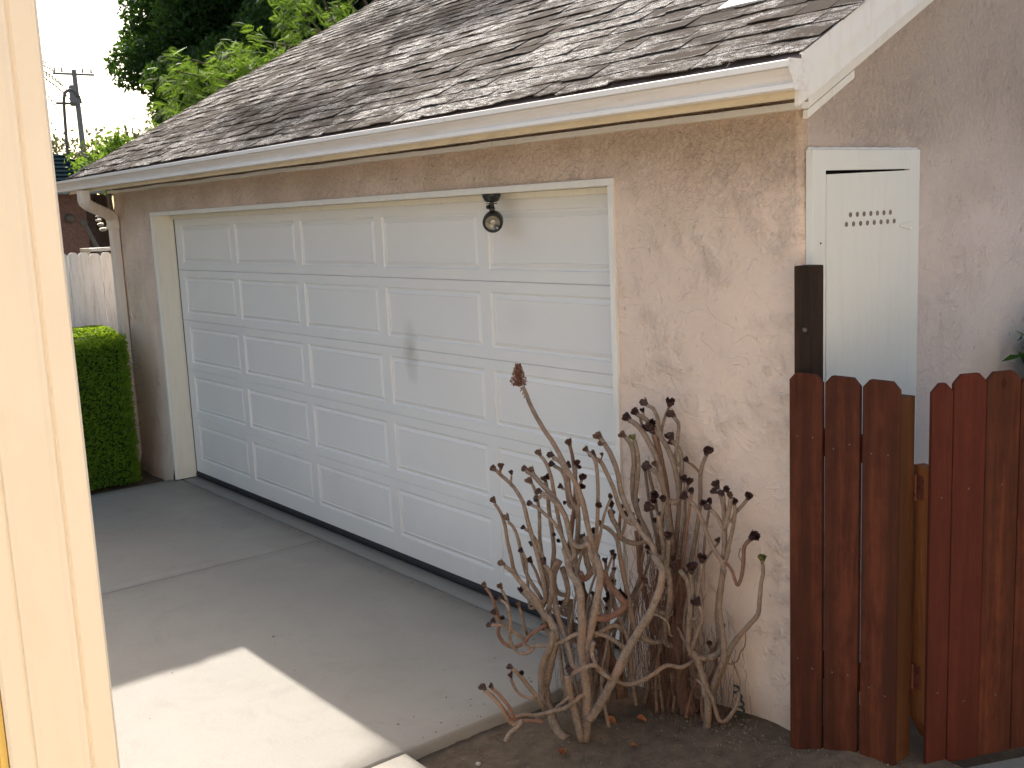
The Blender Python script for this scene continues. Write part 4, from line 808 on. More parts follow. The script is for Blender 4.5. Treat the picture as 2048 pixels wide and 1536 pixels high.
# roof deck and shingles
roof = MB()
for (ya, yb) in ((Y0+0.01, YR),):
    roof.quad((-1.1, ya, zr(ya)-0.008), (6.303, ya, zr(ya)-0.008), (6.303, yb, zr(yb)-0.008), (-1.1, yb, zr(yb)-0.008))
ye = 2*YR-Y0
roof.quad((-1.1, YR, zr(YR)), (6.303, YR, zr(YR)), (6.303, ye, zr(Y0)), (-1.1, ye, zr(Y0)))
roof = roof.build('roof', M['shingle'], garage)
cp_ = 1/sqrt(1+TP*TP); sp_ = TP*cp_; NR = Vector((0, -sp_, cp_)); TS = Vector((0, cp_, sp_))
def shmesh(wd, seed, m=None, base=None):
    # thin tab: waved butt edge, lifted at the front, sunk at the back
    rs = random.Random(seed); m = m or MB(); o = base or Vector((0, 0, 0)); K = 4; th = 0.0045
    top = []; bot = []
    lift = rs.choice((0.0008, 0.0015, 0.002, 0.003, 0.006)); tw_ = rs.uniform(-.0035, .0035); sk = rs.uniform(-.008, .008)
    for k in range(K+1):
        x = wd*k/K; dt = rs.uniform(-.004, .004)+sk*(k/K-.5); dn = lift+rs.uniform(-.0014, .0030)+tw_*(k/K-.5)
        top.append(o+Vector((x, 0, 0))+TS*dt+NR*(dn+th)); bot.append(o+Vector((x, 0, 0))+TS*(dt+.001)+NR*dn)
    bk = [o+Vector((x, 0, 0))+TS*0.17+NR*0.0012 for x in (0, wd)]
    b = len(m.v); m.v += [tuple(p) for p in top+bot+bk]
    for k in range(K): m.f.append((b+k, b+K+1+k, b+K+2+k, b+k+1)[::-1])
    m.f.append(tuple([b+k for k in range(K+1)]+[b+2*K+3, b+2*K+2]))
    m.f.append((b, b+2*K+2, b+K+1)); m.f.append((b+K, b+2*K+1, b+2*K+3)); return m
cand = []; EXP = 0.122; i = 0; rs = random.Random(3)
while i*EXP < 4.25:
    s = i*EXP; x = -1.118-rs.uniform(0, .2); first = True
    while x < 6.312:
        wd = rs.choice((0.14, 0.18, 0.20, 0.24, 0.28)); x1 = min(x+wd, 6.316)
        xa = max(x, -1.118-rs.uniform(0, 0.006))
        if x1-xa > 0.03: cand.append((xa, x1-xa-0.006, s+rs.choice((0, 0, .012, -.010))+rs.uniform(-.004, .004)))
        x += wd
    i += 1
org = Vector((0, Y0-0.014, Z0-0.008))
def inview(p):
    d = p-CP; z = d.dot(F)
    return z > 0 and abs(d.dot(R2)/z*2140/1024) < 1.05 and -1.05 < d.dot(U2)/z*2140/768 < 1.06
sc_ = []
for c in cand:
    p = org+TS*(c[2]+0.07)+Vector((c[0]+c[1]/2, 0, 0)); d = p-CP
    sc_.append(((c[1]/d.length**2) if inview(p) else -d.length, c))
sc_.sort(key=lambda t: -t[0])
protos = {}; rest = MB()
for q, (score, (x, wd, s)) in enumerate(sc_):
    pos = org+TS*s+Vector((x, 0, 0))
    if q < 300 and score > 0:
        key = (round(wd/0.02), rs.randrange(3))
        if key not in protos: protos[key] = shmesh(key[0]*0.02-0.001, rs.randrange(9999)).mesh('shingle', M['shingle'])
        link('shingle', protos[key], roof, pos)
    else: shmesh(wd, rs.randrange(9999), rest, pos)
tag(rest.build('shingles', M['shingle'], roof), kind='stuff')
wp = MB(); # bright metal flashing lying on the shingles
def rp(x, y, k): return Vector((x, y, zr(y)))+NR*k
for k in (0.012, 0.0135): wp.quad(rp(5.53, 0.245, k), rp(5.86, 0.245, k), rp(5.86, 0.62, k), rp(5.53, 0.62, k))
wp.quad(rp(5.53, 0.245, .0), rp(5.86, 0.245, .0), rp(5.86, 0.245, .0135), rp(5.53, 0.245, .0135)); wp.build('roof_flashing', M['white'], garage)
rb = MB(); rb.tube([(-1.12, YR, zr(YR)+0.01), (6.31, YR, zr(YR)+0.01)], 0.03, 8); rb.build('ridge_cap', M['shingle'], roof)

# downspout on the far corner
def rect_tube(m, pts, a, b, smooth=0):
    # rectangular pipe, a across x-ish, b across the other axis
    pts = [Vector(p) for p in pts]; rows = []
    for i, p in enumerate(pts):
        T = (pts[min(len(pts)-1, i+1)]-pts[max(0, i-1)]).normalized()
        X = Vector((1, 0, 0)); X = (X-T*X.dot(T)).normalized() if abs(T.x) < 0.9 else Vector((0, 0, 1)); Y = T.cross(X)
        rows.append(len(m.v)); prof = [(-a, -b*.8), (-a*.8, -b), (a*.8, -b), (a, -b*.8), (a, b*.8), (a*.8, b), (-a*.8, b), (-a, b*.8)]
        m.v += [tuple(p+X*u+Y*v) for u, v in prof]
    for r, q in zip(rows, rows[1:]):
        for k in range(8): m.f.append((r+k, r+(k+1) % 8, q+(k+1) % 8, q+k))
    m.f += [tuple(rows[0]+k for k in range(8)), tuple(rows[-1]+k for k in reversed(range(8)))]
    return m
ds = MB(); XD = -0.80
path = [(-0.62, -0.318, 2.36), (-0.62, -0.318, 2.31)]
for k in range(9): t = k/8; path.append((lerp(-0.62, XD, sst(0, 1, t)), lerp(-0.318, -0.05, sst(0.0, 1.0, t)), lerp(2.28, 2.13, t)))
path += [(XD, -0.046, 2.10), (XD, -0.046, 2.06)]
ds = rect_tube(ds, path, 0.050, 0.040); spout = ds.build('downspout', M['spout'], garage)
ds = MB(); rect_tube(ds, [(XD, -0.043, 2.07), (XD, -0.043, 1.2), (XD+.002, -0.045, 0.12), (XD-0.01, -0.06, 0.05), (XD-0.06, -0.08, 0.02), (XD-0.16, -0.10, 0.0)], 0.044, 0.034)
ds.build('downspout_pipe', M['spout'], spout)
ds = MB(); ds.bbox(XD-0.054, XD+0.054, -0.088, -0.01, 2.045, 2.075, 0.004); ds.bbox(XD-0.054, XD+0.054, -0.088, -0.01, 0.9, 0.925, 0.004); ds.build('pipe_strap', M['spout'], spout)

# ================================================================ THINGS ON THE GARAGE
# security light
sec = empty('security_light', 'black spotlight with a pale round reflector hanging under the top of the garage door frame', 'light')
SP = Vector((4.283, 0.055, 2.13))
m = MB(); m.lathe([(0.045, -0.001), (0.045, -0.012), (0.034, -0.034), (0.024, -0.040)], 20, SP); m.build('mount', M['black'], sec, False)
m = MB(); m.lathe([(0.010, -0.038), (0.010, -0.044), (0.028, -0.045), (0.028, -0.048), (0.010, -0.05), (0.011, -0.062), (0.015, -0.068), (0.012, -0.082)], 16, SP)
m.tube([SP+Vector((-0.028, -0.006, -0.062)), SP+Vector((-0.008, -0.002, -0.062))], [0.010, 0.013], 10); m.build('swivel', M['black'], sec)
AX = Vector((0.66, -0.66, -0.34)).normalized(); HC = SP+Vector((0.004, 0.0, -0.130))
m = MB(); prof = [(0.006, -0.066), (0.024, -0.060), (0.038, -0.046), (0.046, -0.026), (0.049, -0.005), (0.049, 0.020), (0.047, 0.031), (0.040, 0.032), (0.034, 0.024)]
m.lathe(prof, 32, HC, AX, False); m.build('lamp_head', M['black'], sec, True)
m = MB(); m.lathe([(0.0345, 0.025), (0.03, 0.020), (0.018, 0.014), (0.007, 0.012), (0.0005, 0.018)], 28, HC, AX, False); refl = m.build('reflector', M['lens'], sec, True)
X_ = AX.orthogonal().normalized(); Y_ = AX.cross(X_); m = MB()
for k in range(22):
    a = 2*pi*k/22; d = X_*cos(a)+Y_*sin(a); t = (X_*-sin(a)+Y_*cos(a))*0.0009
    p, q = HC+d*0.012+AX*0.017, HC+d*0.032+AX*0.0255
    m.quad(p-t, q-t, q+t, p+t)
m.build('fins', M['dark'], refl)
dn = (Vector((0, 0, -1))-AX*Vector((0, 0, -1)).dot(AX)).normalized(); rt = AX.cross(dn) if AX.cross(dn).dot(R2) > 0 else dn.cross(AX)
SCp = HC+AX*0.027+dn*0.022+rt*0.020
m = MB(); m.lathe([(0.012, -0.002), (0.012, 0.005), (0.0085, 0.006)], 18, SCp, AX); sn = m.build('sensor', M['black'], sec)
m = MB(); m.lathe([(0.0082, 0.0055), (0.006, 0.009), (0.001, 0.0105)], 16, SCp, AX); m.build('dome', M['glassdome'], sn, True)

# utility cabinet on the gable wall
cab = empty('utility_cabinet', 'tall white utility cabinet with rows of vent holes on the side wall', 'cabinet')
CX0, CX1, CY0, CY1, CZ0, CZ1 = 6.102, 6.131, 0.017, 0.687, 0.62, 2.205
DY0, DY1, DZ = 0.094, 0.614, 2.133
m = MB(); m.box(CX0, CX0+0.006, CY0+.01, CY1-.01, CZ0, CZ1-.01); m.build('backing', M['dark'], cab)
m = MB(); m.bbox(CX0, CX1, CY0, DY0-0.0015, CZ0, CZ1, 0.0025); m.bbox(CX0, CX1, DY1+0.0015, CY1, CZ0, CZ1, 0.0025); m.bbox(CX0, CX1-.0004, DY0-.002, DY1+.002, DZ+0.001, CZ1-.0005, 0.0015); m.bbox(CX0, CX1-.0004, DY0-.002, DY1+.002, CZ0+.0005, CZ0+0.07, 0.0015)
m.build('frame', M['cabinet'], cab)
m = MB(); dz0, dz1 = DZ-0.013, DZ-0.004; CXF = CX1+0.001
m.v += [(CXF, DY0, CZ0+.075), (CXF, DY1, CZ0+.075), (CXF, DY1, dz1), (CXF, DY0, dz0), (CXF-.012, DY0, CZ0+.075), (CXF-.012, DY1, CZ0+.075), (CXF-.012, DY1, dz1), (CXF-.012, DY0, dz0)]
m.f += [(0, 1, 2, 3), (0, 3, 7, 4), (1, 5, 6, 2), (3, 2, 6, 7), (0, 4, 5, 1)]
cdr = m.build('cabinet_door', M['cabinet'], cab)
vh = MB().lathe([(0.0092, -0.001), (0.0092, 0.0009), (0.0078, 0.001), (0.0074, 0.0004)], 14, (0, 0, 0), (1, 0, 0)).mesh('vent_hole', M['holes'])
for nrow, (ya, yb, z) in zip((7, 8), ((0.236, 0.488, 1.977), (0.212, 0.514, 1.944))):
    for k in range(nrow): link('vent_hole', vh, cdr, (CXF+0.0003, lerp(ya, yb, k/(nrow-1)), z))
m = MB(); yq, zq = 0.60, 1.925
m.prism([(yq-0.05, zq-0.003), (yq+0.02, zq-0.016), (yq+0.02, zq+0.016), (yq-0.05, zq+0.003)], 0, CXF+0.0005, CXF+0.0035)
m.tube([(CXF+.004, yq+0.022, zq-0.016), (CXF+.004, yq+0.022, zq+0.016)], 0.004, 8); m.build('hinge_strap', M['cabinet'], cab)
m = MB(); m.lathe([(0.004, 0), (0.003, 0.002)], 10, (CX1+.0002, 0.062, 1.885), (1, 0, 0)); m.build('screw', M['screw'], cab)
m = MB(); cau = [(CX0+0.012, lerp(CY0-.002, CY1+.002, k/30), CZ1+0.004+0.003*fn(k, 0, 0, .8)) for k in range(31)]; m.tube(cau, 0.005, 6); m.build('caulk_bead', M['casing'], cab)

# ================================================================ FENCE AND GATE
def dogear(w_, z0, z1, th, ear=0.026, bev=0.002):
    poly = [(0, z0), (w_, z0), (w_, z1-ear), (w_-ear, z1), (ear, z1), (0, z1-ear)]
    m = MB(); m.prism(poly, 1, 0, th)
    bm = bmesh.new(); vv = [bm.verts.new(v) for v in m.v]
    for f in m.f: bm.faces.new([vv[i] for i in f])
    bmesh.ops.recalc_face_normals(bm, faces=bm.faces[:])
    bmesh.ops.bevel(bm, geom=bm.edges[:], offset=bev, segments=1, affect='EDGES')
    return MB().addbm(bm)
fence = empty('wood_fence', 'short red stained board fence joining the garage corner on the left of the gate', 'fence')
for k, (x0, x1, z0, z1) in enumerate(((6.125, 6.257, 0.075, 1.457), (6.267, 6.399, 0.115, 1.459), (6.411, 6.541, 0.13, 1.460))):
    o = dogear(x1-x0, z0, z1, 0.017).build('board', M['redwood'], fence, False, (x0+0.008, -0.12, 0)); o.rotation_euler = (0, random.uniform(-.002, .002), 0)
    for zz_ in (0.42, 1.22):
        for xx in (0.035, x1-x0-0.035):
            sc = MB(); sc.lathe([(0.0035, 0), (0.0025, -0.0015)], 8, (xx, -0.0005, zz_+random.uniform(-.02, .02)), (0, 1, 0)); sc.build('screw', M['screw'], o)
for z in (0.42, 1.22): m = MB(); m.bbox(6.19, 6.495, -0.1025, -0.068, z-0.045, z+0.045, 0.003); m.build('rail', M['redwood'], fence)
m = MB(); m.bbox(6.503, 6.549, -0.1025, -0.022, 0.0, 1.405, 0.003); m.build('post', M['orangewood'], fence)
m = MB(); m.bbox(6.124, 6.188, -0.079, 0.0, 0.0, 1.816, 0.004)
dp = m.build('post', M['darkwood'], fence); dp['label'] = 'dark weathered post standing taller than the boards'
m = MB(); m.lathe([(0.009, 0), (0.0075, -0.005), (0.002, -0.006)], 10, (6.17, -0.0795, 1.60), (0, 1, 0)); m.build('bolt', M['screw'], dp)

gate = empty('garden_gate', 'red stained board gate standing ajar at the right edge, with a honey coloured stile', 'gate')
gate.location = (6.62, -0.03, 0); gate.rotation_euler = (0, 0, radians(66))
tt = [(-0.007, 0.069, 1.450, 'redboard'), (0.071, 0.190, 1.472, 'redboard'), (0.192, 0.319, 1.470, 'redwood'), (0.321, 0.450, 1.455, 'redwood'), (0.452, 0.585, 1.44, 'redwood'), (0.587, 0.72, 1.43, 'redwood')]
for k, (a, b2, zt, mt) in enumerate(tt):
    o = dogear(b2-a, 0.158+0.002*k, zt, 0.017, 0.028).build('board', M[mt], gate, False, (a, -0.0015*(k % 2), 0)); 
    for zz_ in (0.40, 1.08): sc = MB(); sc.lathe([(0.0035, 0), (0.0025, -0.0015)], 8, ((b2-a)/2, -0.0005, zz_+random.uniform(-.03, .03)), (0, 1, 0)); sc.build('screw', M['screw'], o)
def stile():
    m = MB(); m.prism([(0.0, 0.30), (0.0, 1.17), (0.038, 1.17), (0.038, 0.22)], 1, 0.0175, 0.10); return m
stile().build('stile', M['stilewood'], gate)
m = MB(); m.bbox(0.68, 0.72, 0.018, 0.10, 0.25, 1.17, 0.003); m.build('stile', M['orangewood'], gate)
for z in (0.34, 1.125): m = MB(); m.bbox(0.039, 0.679, 0.018, 0.056, z-0.045, z+0.045, 0.003); m.build('rail', M['orangewood'], gate)
for z in (1.10, 0.45):
    m = MB(); m.tube([(-0.012, 0.075, z-0.045), (-0.012, 0.075, z+0.045)], 0.0055, 8); m.bbox(-0.003, -0.0005, 0.045, 0.085, z-0.04, z+0.04, 0.0008); m.build('hinge', M['rust'], gate)

# white board fence behind the hedge
wf = empty('board_fence', 'weathered white board fence with rounded tops behind the hedge', 'fence')
y = -0.93; k = 0; rs = random.Random(8)
while y < 1.6:
    wd = 0.088+rs.uniform(-.004, .006); zt = 1.842+rs.uniform(-.012, .012)+(0.012 if y < -0.2 else 0); off = 0.012 if (y < -0.245) else 0
    poly = [(0, -0.1), (wd, -0.1), (wd, zt-0.03), (wd-0.012, zt-0.010), (wd-0.03, zt), (0.03, zt), (0.012, zt-0.010), (0, zt-0.03)]
    m = MB(); m.prism(poly, 0, -0.009, 0.009); o = m.build('board', M['fencewhite'], wf, False, (-1.30+off+rs.uniform(-.003, .003), y, 0)); y += wd+rs.uniform(0.002, 0.005)
for z in (0.35, 1.55): m = MB(); m.bbox(-1.36, -1.315, -0.93, 1.6, z-.045, z+.045, 0.004); m.build('rail', M['fencewhite'], wf)
m = MB(); m.bbox(-1.41, -1.32, -0.29, -0.20, -0.1, 1.78, 0.005); m.build('post', M['fencewhite'], wf)

# ================================================================ THE PORCH EDGE NEAR THE CAMERA
e1 = Vector((-0.2567, -0.9665, 0)); nf = Vector((0.9665, -0.2567, 0))  # along the face (leftwards), out of the face
def extr(m, prof, o, z0, z1):                                        # prof: (along, out)
    b = len(m.v); n = len(prof)
    for z in (z0, z1):
        for a, c in prof: q = o+e1*a+nf*c; m.v.append((q.x, q.y, z))
    m.f += [(b+i, b+(i+1) % n, b+n+(i+1) % n, b+n+i) for i in range(n)]; m.f += [tuple(range(b, b+n)), tuple(range(b+2*n-1, b+n-1, -1))]
    return m
PO = Vector((6.948, -2.700, 0))
prof = [(0.0, -0.008), (0.003, -0.001), (0.008, 0.0), (0.031, 0.0005)]
prof += [(0.0345, -0.0022), (0.0375, 0.0032), (0.0405, 0.0036), (0.046, 0.0016)]
prof += [(0.062, 0.0004), (0.080, 0.0003), (0.092, 0.0014), (0.0985, 0.0036), (0.1015, 0.0034), (0.104, -0.0016), (0.107, 0.0002), (0.118, 0.0), (0.131, 0.0), (0.1355, -0.003), (0.1365, -0.010), (0.1365, -0.07), (0.0, -0.07)]
post = empty('porch_post', 'cream painted fluted porch post filling the left edge of the picture', 'post')
extr(MB(), prof, PO, 0.0, 3.1).build('fluted_face', M['cream'], post)
pr2 = [(0.1385, -0.05), (0.1385, -0.018), (0.147, -0.016), (0.149, -0.022), (0.153, -0.022), (0.155, -0.014), (0.186, -0.012), (0.188, -0.02), (0.193, -0.02), (0.195, -0.012), (0.24, -0.012), (0.24, -0.05)]
extr(MB(), pr2, PO, 0.0, 3.1).build('edge_trim', M['yellow'], post)['label'] = 'yellow grooved frame strip'

# ================================================================ THE AEONIUMS BY THE WALL
PL = {'L': empty('succulent_shrub', 'tall bare stemmed succulent with a dried flower spike in front of the garage door', 'plant'),
      'R': empty('succulent_shrub', 'bare stemmed succulent with dark rosettes leaning on the pink stucco wall', 'plant')}
def stem(pl, pts, thick):
    P = [Vector(p[:3]) for p in pts]; R = [p[3] for p in pts]
    if not thick: R = [r*(1.12-0.17*i/(len(R)-1)) for i, r in enumerate(R)]
    m = MB(); m.tube(P, R, 12 if thick else 9, True, 0.26 if thick else 0.06, 4)
    return m
# join every stem that ends above the soil onto its nearest thicker neighbour, then add the crowded stems at the back
ALLP = [(i, Vector(q[:3]), q[3]) for i, s_ in enumerate(STEMS) for q in s_[2][1:]]
for i, (pl, thick, pts) in enumerate(STEMS):
    e = Vector(pts[-1][:3])
    if thick or e.z < 0.09: continue
    best = min((( (p-e).length + (0.5 if p.z > e.z+0.02 else 0) + (0.25 if r < pts[-1][3]*0.9 else 0), p, r) for j, p, r in ALLP if j != i), key=lambda t: t[0])
    p = best[1]; d = (p-e).length
    if d > 0.16: p = Vector((e.x+0.03*(5.33-e.x), min(-0.04, e.y), e.z-0.2))
    mid = e.lerp(p, 0.5)-Vector((0, 0, 0.02*min(1, d/.1)))
    pts += [(*mid, pts[-1][3]), (*p, pts[-1][3]*0.95)]
rs = random.Random(12)
for i in range(32):
    L_ = rs.random() < 0.62
    bx, by = ((rs.gauss(5.32, .07), rs.uniform(-.45, -.2)) if L_ else (rs.gauss(5.58, .10), rs.uniform(-.2, -.09)))
    hgt = rs.uniform(.25, .85) if L_ else rs.uniform(.3, 1.0); lean = rs.gauss(-.05 if L_ else 0.02, .14)
    P_ = []; n_ = 7; r0 = rs.uniform(.004, .0062); ph = rs.uniform(0, 6)
    for k in range(n_+1):
        t = 1-k/n_; P_.append((bx+lean*t*t+0.018*sin(ph+t*7), min(-.03, by+0.02*cos(ph+t*6)+0.04*t), 0.03+hgt*t, r0*(1+.7*(1-t))))
    STEMS.append(('L' if L_ else 'R', 0, P_))
    HEADS.append(('L' if L_ else 'R', rs.choice('ddb'), P_[0][:3], (lean*.5, 0, 1), rs.uniform(.010, .015)))
sti = 0
for pl, thick, pts in STEMS:
    sti += 1
    red = (not thick) and (sti % 9 == 3)
    if pts[0][2] < 0.35 and pts[-1][2] > 0.05 and False: pass
    P_ = [list(q) for q in pts]
    for q in P_:                                                      # never below the soil
        q[2] = max(q[2], bedz(q[0], min(q[1], 0.0))-0.01) if q[0] > 5.06 else max(q[2], 0.012)
    o = stem(pl, P_, thick).build('trunk' if thick or pts[-1][3] > 0.017 else 'stem', M['shag'] if thick else (M['stemred'] if red else M['stem']), PL[pl], True)
def rosette(seed, k):
    rs = random.Random(seed); m = MB()
    for ring, (n_, tilt, ln, wd) in enumerate(((7, 0.95, 1.0, 0.62), (6, 0.55, 0.8, 0.5), (4, 0.2, 0.55, 0.35))):
        for i in range(n_):
            a = 2*pi*i/n_+rs.uniform(-.3, .3)+ring*.5; t = tilt+rs.uniform(-.25, .25); L_ = ln*rs.uniform(.75, 1.1)
            out = Vector((cos(a), sin(a), 0)); sd = Vector((-sin(a), cos(a), 0)); pts = []
            for s_, wf_ in ((0.0, 0.35), (0.4, 0.9), (0.78, 1.0), (1.0, 0.25)):
                ang = t*(1-0.55*s_); r = out*sin(ang)*L_*s_+Vector((0, 0, 1))*(cos(ang)*L_*s_)*0.85
                pts.append((r-sd*wd*wf_*.5, r+sd*wd*wf_*.5))
            b = len(m.v)
            for p, q in pts: m.v += [tuple(p), tuple((p+q)/2-out*0.07+Vector((0, 0, -0.05))), tuple(q)]
            for r_ in range(3):
                for c in range(2): v0 = b+r_*3+c; m.f.append((v0, v0+1, v0+4, v0+3))
    m.lathe([(0.12, -0.25), (0.28, -0.02), (0.3, 0.1), (0.05, 0.2)], 8)
    return m.mesh('rosette', M[{'d': 'p_dark', 'b': 'p_brown', 'g': 'p_green'}[k]], True)
RM = {k: [rosette(i*7+1, k) for i in range(4)] for k in 'dbg'}
rs = random.Random(4)
for i, (pl, k, pos, d, r) in enumerate(HEADS):
    o = link('rosette', rs.choice(RM[k]), PL[pl], pos)
    D = Vector(d)+Vector((rs.uniform(-.3, .3), rs.uniform(-.5, .1), rs.uniform(-.1, .3)))
    o.rotation_euler = D.to_track_quat('Z', 'Y').to_euler(); o.scale = (r*2.05,)*3
    if k == 'g': o['label'] = 'greenish rosette'
# dried flower spike
fm = MB(); FC = Vector(FLOWER); rs = random.Random(9)
for i in range(950):
    t = rs.random(); a = rs.uniform(0, 2*pi); rad = 0.043*sqrt(rs.random())*(1-0.75*t)*(0.75 if t < .12 else 1)
    p = FC+Vector((cos(a)*rad*1.05, sin(a)*rad*0.9, -0.035+0.085*t)); s_ = rs.uniform(0.0016, 0.0042)
    u = Vector((rs.gauss(0, 1), rs.gauss(0, 1), rs.gauss(0, 1))).normalized()*s_; v = u.orthogonal().normalized()*s_
    fm.quad(p-u, p-v, p+u, p+v)
    if i % 7 == 0: fm.tube([FC+Vector((0.006, 0, -0.04)), p], 0.0009, 3, False)
for i in range(10):
    p = FC+Vector((0.012+0.004*i, 0, -0.045-0.006*i))+Vector((rs.uniform(-.008, .008), 0, 0)); s_ = 0.004
    fm.quad(p+Vector((-s_, 0, 0)), p+Vector((0, -s_, -s_)), p+Vector((s_, 0, 0)), p+Vector((0, s_, s_)))
fm.build('flower_spike', M['p_flower'], PL['L'])
# aerial roots: fine fibres hanging from the trunks
for pl, cx, cy, nn_, h0 in (('R', 5.56, -0.15, 520, 0.8), ('R', 5.46, -0.14, 240, 0.6), ('R', 5.74, -0.11, 110, 0.45), ('L', 5.30, -0.33, 300, 0.5)):
    m = MB()
    for i in range(nn_):
        x = cx+rs.gauss(0, 0.07); yy = min(-0.02, cy+rs.gauss(0, 0.05)); z = rs.uniform(0.05, h0); ln = rs.uniform(0.05, 0.28)
        p = Vector((x, yy, z)); pts = [p]
        for k in range(4): p = p+Vector((rs.gauss(0, .008), rs.gauss(0, .006), -ln/4)); p.y = min(p.y, -0.008); p.z = max(p.z, bedz(p.x, p.y)); pts.append(p)
        m.tube(pts, [0.0011, .001, .0009, .0007, .0005], 3, False)
    tag(m.build('aerial_roots', M['shag'], PL[pl]), kind='stuff')

db = MB(); rs = random.Random(33)
for i in range(150):
    if rs.random() < .5: x, y = rs.uniform(-0.05, 5.0), 0.03-abs(rs.gauss(0, .05))
    elif rs.random() < .5: x, y = rs.uniform(4.85, 5.05), rs.uniform(-1.0, 0)
    else: x, y = rs.uniform(0, 5), rs.uniform(-2.4, 0)
    s_ = rs.uniform(.003, .009); a = rs.uniform(0, 6.3); c_, d_ = cos(a)*s_, sin(a)*s_
    db.quad((x-c_, y-d_, .004), (x+d_*.4, y-c_*.4, .007), (x+c_, y+d_, .005), (x-d_*.4, y+c_*.4, .008))
tag(db.build('leaf_debris', M['shag'], None), 'scattered crumbs of dead leaf along the driveway joints', 'debris', None, 'stuff')
# litter on the bed
def leaf_curl(sx, seed):
    rs = random.Random(seed); m = MB(); rows = []
    for i in range(6):
        t = i/5; w_ = sx*0.32*sin(pi*(0.08+0.9*t)); rows.append([(lerp(-sx/2, sx/2, t), s_*w_, 0.004+abs(s_)*w_*0.9+0.3*sx*(t-.5)**2+rs.uniform(-.001, .001)) for s_ in (-1, 0, 1)])
    for a, b in zip(rows, rows[1:]):
        for k in range(2): m.quad(a[k], b[k], b[k+1], a[k+1])
    return m
LV = [(5.526, -0.275, 0.05, 1.2, 'upright curled dry leaf on the soil right of the thick trunks'), (5.446, -0.36, 0.045, 0.4, 'curled dry leaf on the soil nearest the thick trunks'), (5.473, -0.645, 0.055, 2.2, 'reddish dry leaf lying near the middle of the bed edge'),
      (5.63, -0.42, 0.03, 0.3, 'small pale dry leaf further out on the soil')]
for i, (x, y, s_, rz, lb) in enumerate(LV):
    o = leaf_curl(s_, i).build('dry_leaf', M['dryleaf'], None, False, (x, y, bedz(x, y)+0.004)); o.rotation_euler = (0.5 if i < 2 else 0.1, 0.5 if i < 2 else 0, rz); tag(o, lb, 'leaf', 'dry leaves on the flower bed')
def pebble(r, seed):
    bm = bmesh.new(); bmesh.ops.create_icosphere(bm, subdivisions=2, radius=r)
    for v in bm.verts: v.co *= 1+0.35*noise.noise(v.co/r*1.3+Vector((seed, 0, 0))); v.co.z *= 0.7
    return MB().addbm(bm)
o = pebble(0.011, 3).build('pebble', M['stone'], None, True, (5.272, -0.90, bedz(5.272, -.9)+0.006)); tag(o, 'round whitish pebble alone on the soil near the bottom of the picture', 'pebble')
gm = MB(); rs = random.Random(21)
for i in range(900):
    x = rs.uniform(5.08, 6.6); y = rs.uniform(-1.07, -0.02)
    if rs.random() < 0.5: x = rs.gauss(5.85, 0.25); y = rs.gauss(-0.1, 0.08)
    if not (5.08 < x < 6.85 and -1.08 < y < -0.012): continue
    r = rs.choice((0.0016, 0.002, 0.0026, 0.0035, 0.005)); z = bedz(x, y)
    bm = bmesh.new(); bmesh.ops.create_icosphere(bm, subdivisions=1, radius=r)
    for v in bm.verts: v.co = Vector((x, y, z+r*.3))+v.co*rs.uniform(.6, 1.3)
    gm.addbm(bm)
tag(gm.build('gravel', M['grit'], None, True), 'loose grit and crumbs scattered over the flower bed soil', 'gravel', None, 'stuff')
gm = MB()
for i in range(420):
    x = rs.uniform(5.1, 6.7); y = rs.uniform(-1.05, -0.03); z = bedz(x, y)+0.003; a = rs.uniform(0, pi); L_ = rs.uniform(0.006, 0.028)
    gm.tube([(x-cos(a)*L_, y-sin(a)*L_, z), (x, y, z+rs.uniform(0, .004)), (x+cos(a)*L_, y+sin(a)*L_, z)], 0.0009, 3)
tag(gm.build('twig_litter', M['shag'], None), 'fine dead twigs and rootlets lying over the flower bed soil', 'twigs', None, 'stuff')
# coiled dark cable end at the wall base
m = MB(); P_ = []; 
for i in range(60):
    t = i/59; a = t*2*pi*4.5; P_.append((5.845+0.014*cos(a)+0.01*sin(t*5), -0.055+0.010*sin(a), bedz(5.845, -.06)+0.015+0.12*t))
m.tube(P_, 0.0048, 6); tag(m.build('coiled_cable', M['rope'], None, True), 'dark twisted cable end standing at the foot of the pink wall behind the succulent', 'cable')

# ================================================================ GREENERY
def leaves(m, pts, size, rs, flat=0.0, asp=0.5):
    for p in pts:
        n_ = Vector((rs.gauss(0, 1), rs.gauss(0, 1), rs.gauss(0, 1)+flat)).normalized(); u = n_.orthogonal().normalized()
        a = rs.uniform(0, 2*pi); v = n_.cross(u); u2 = u*cos(a)+v*sin(a); v2 = n_.cross(u2); s_ = size*rs.uniform(.6, 1.3)
        p = Vector(p); m.quad(p-u2*s_, p-v2*s_*asp+n_*s_*.15, p+u2*s_, p+v2*s_*asp+n_*s_*.15)
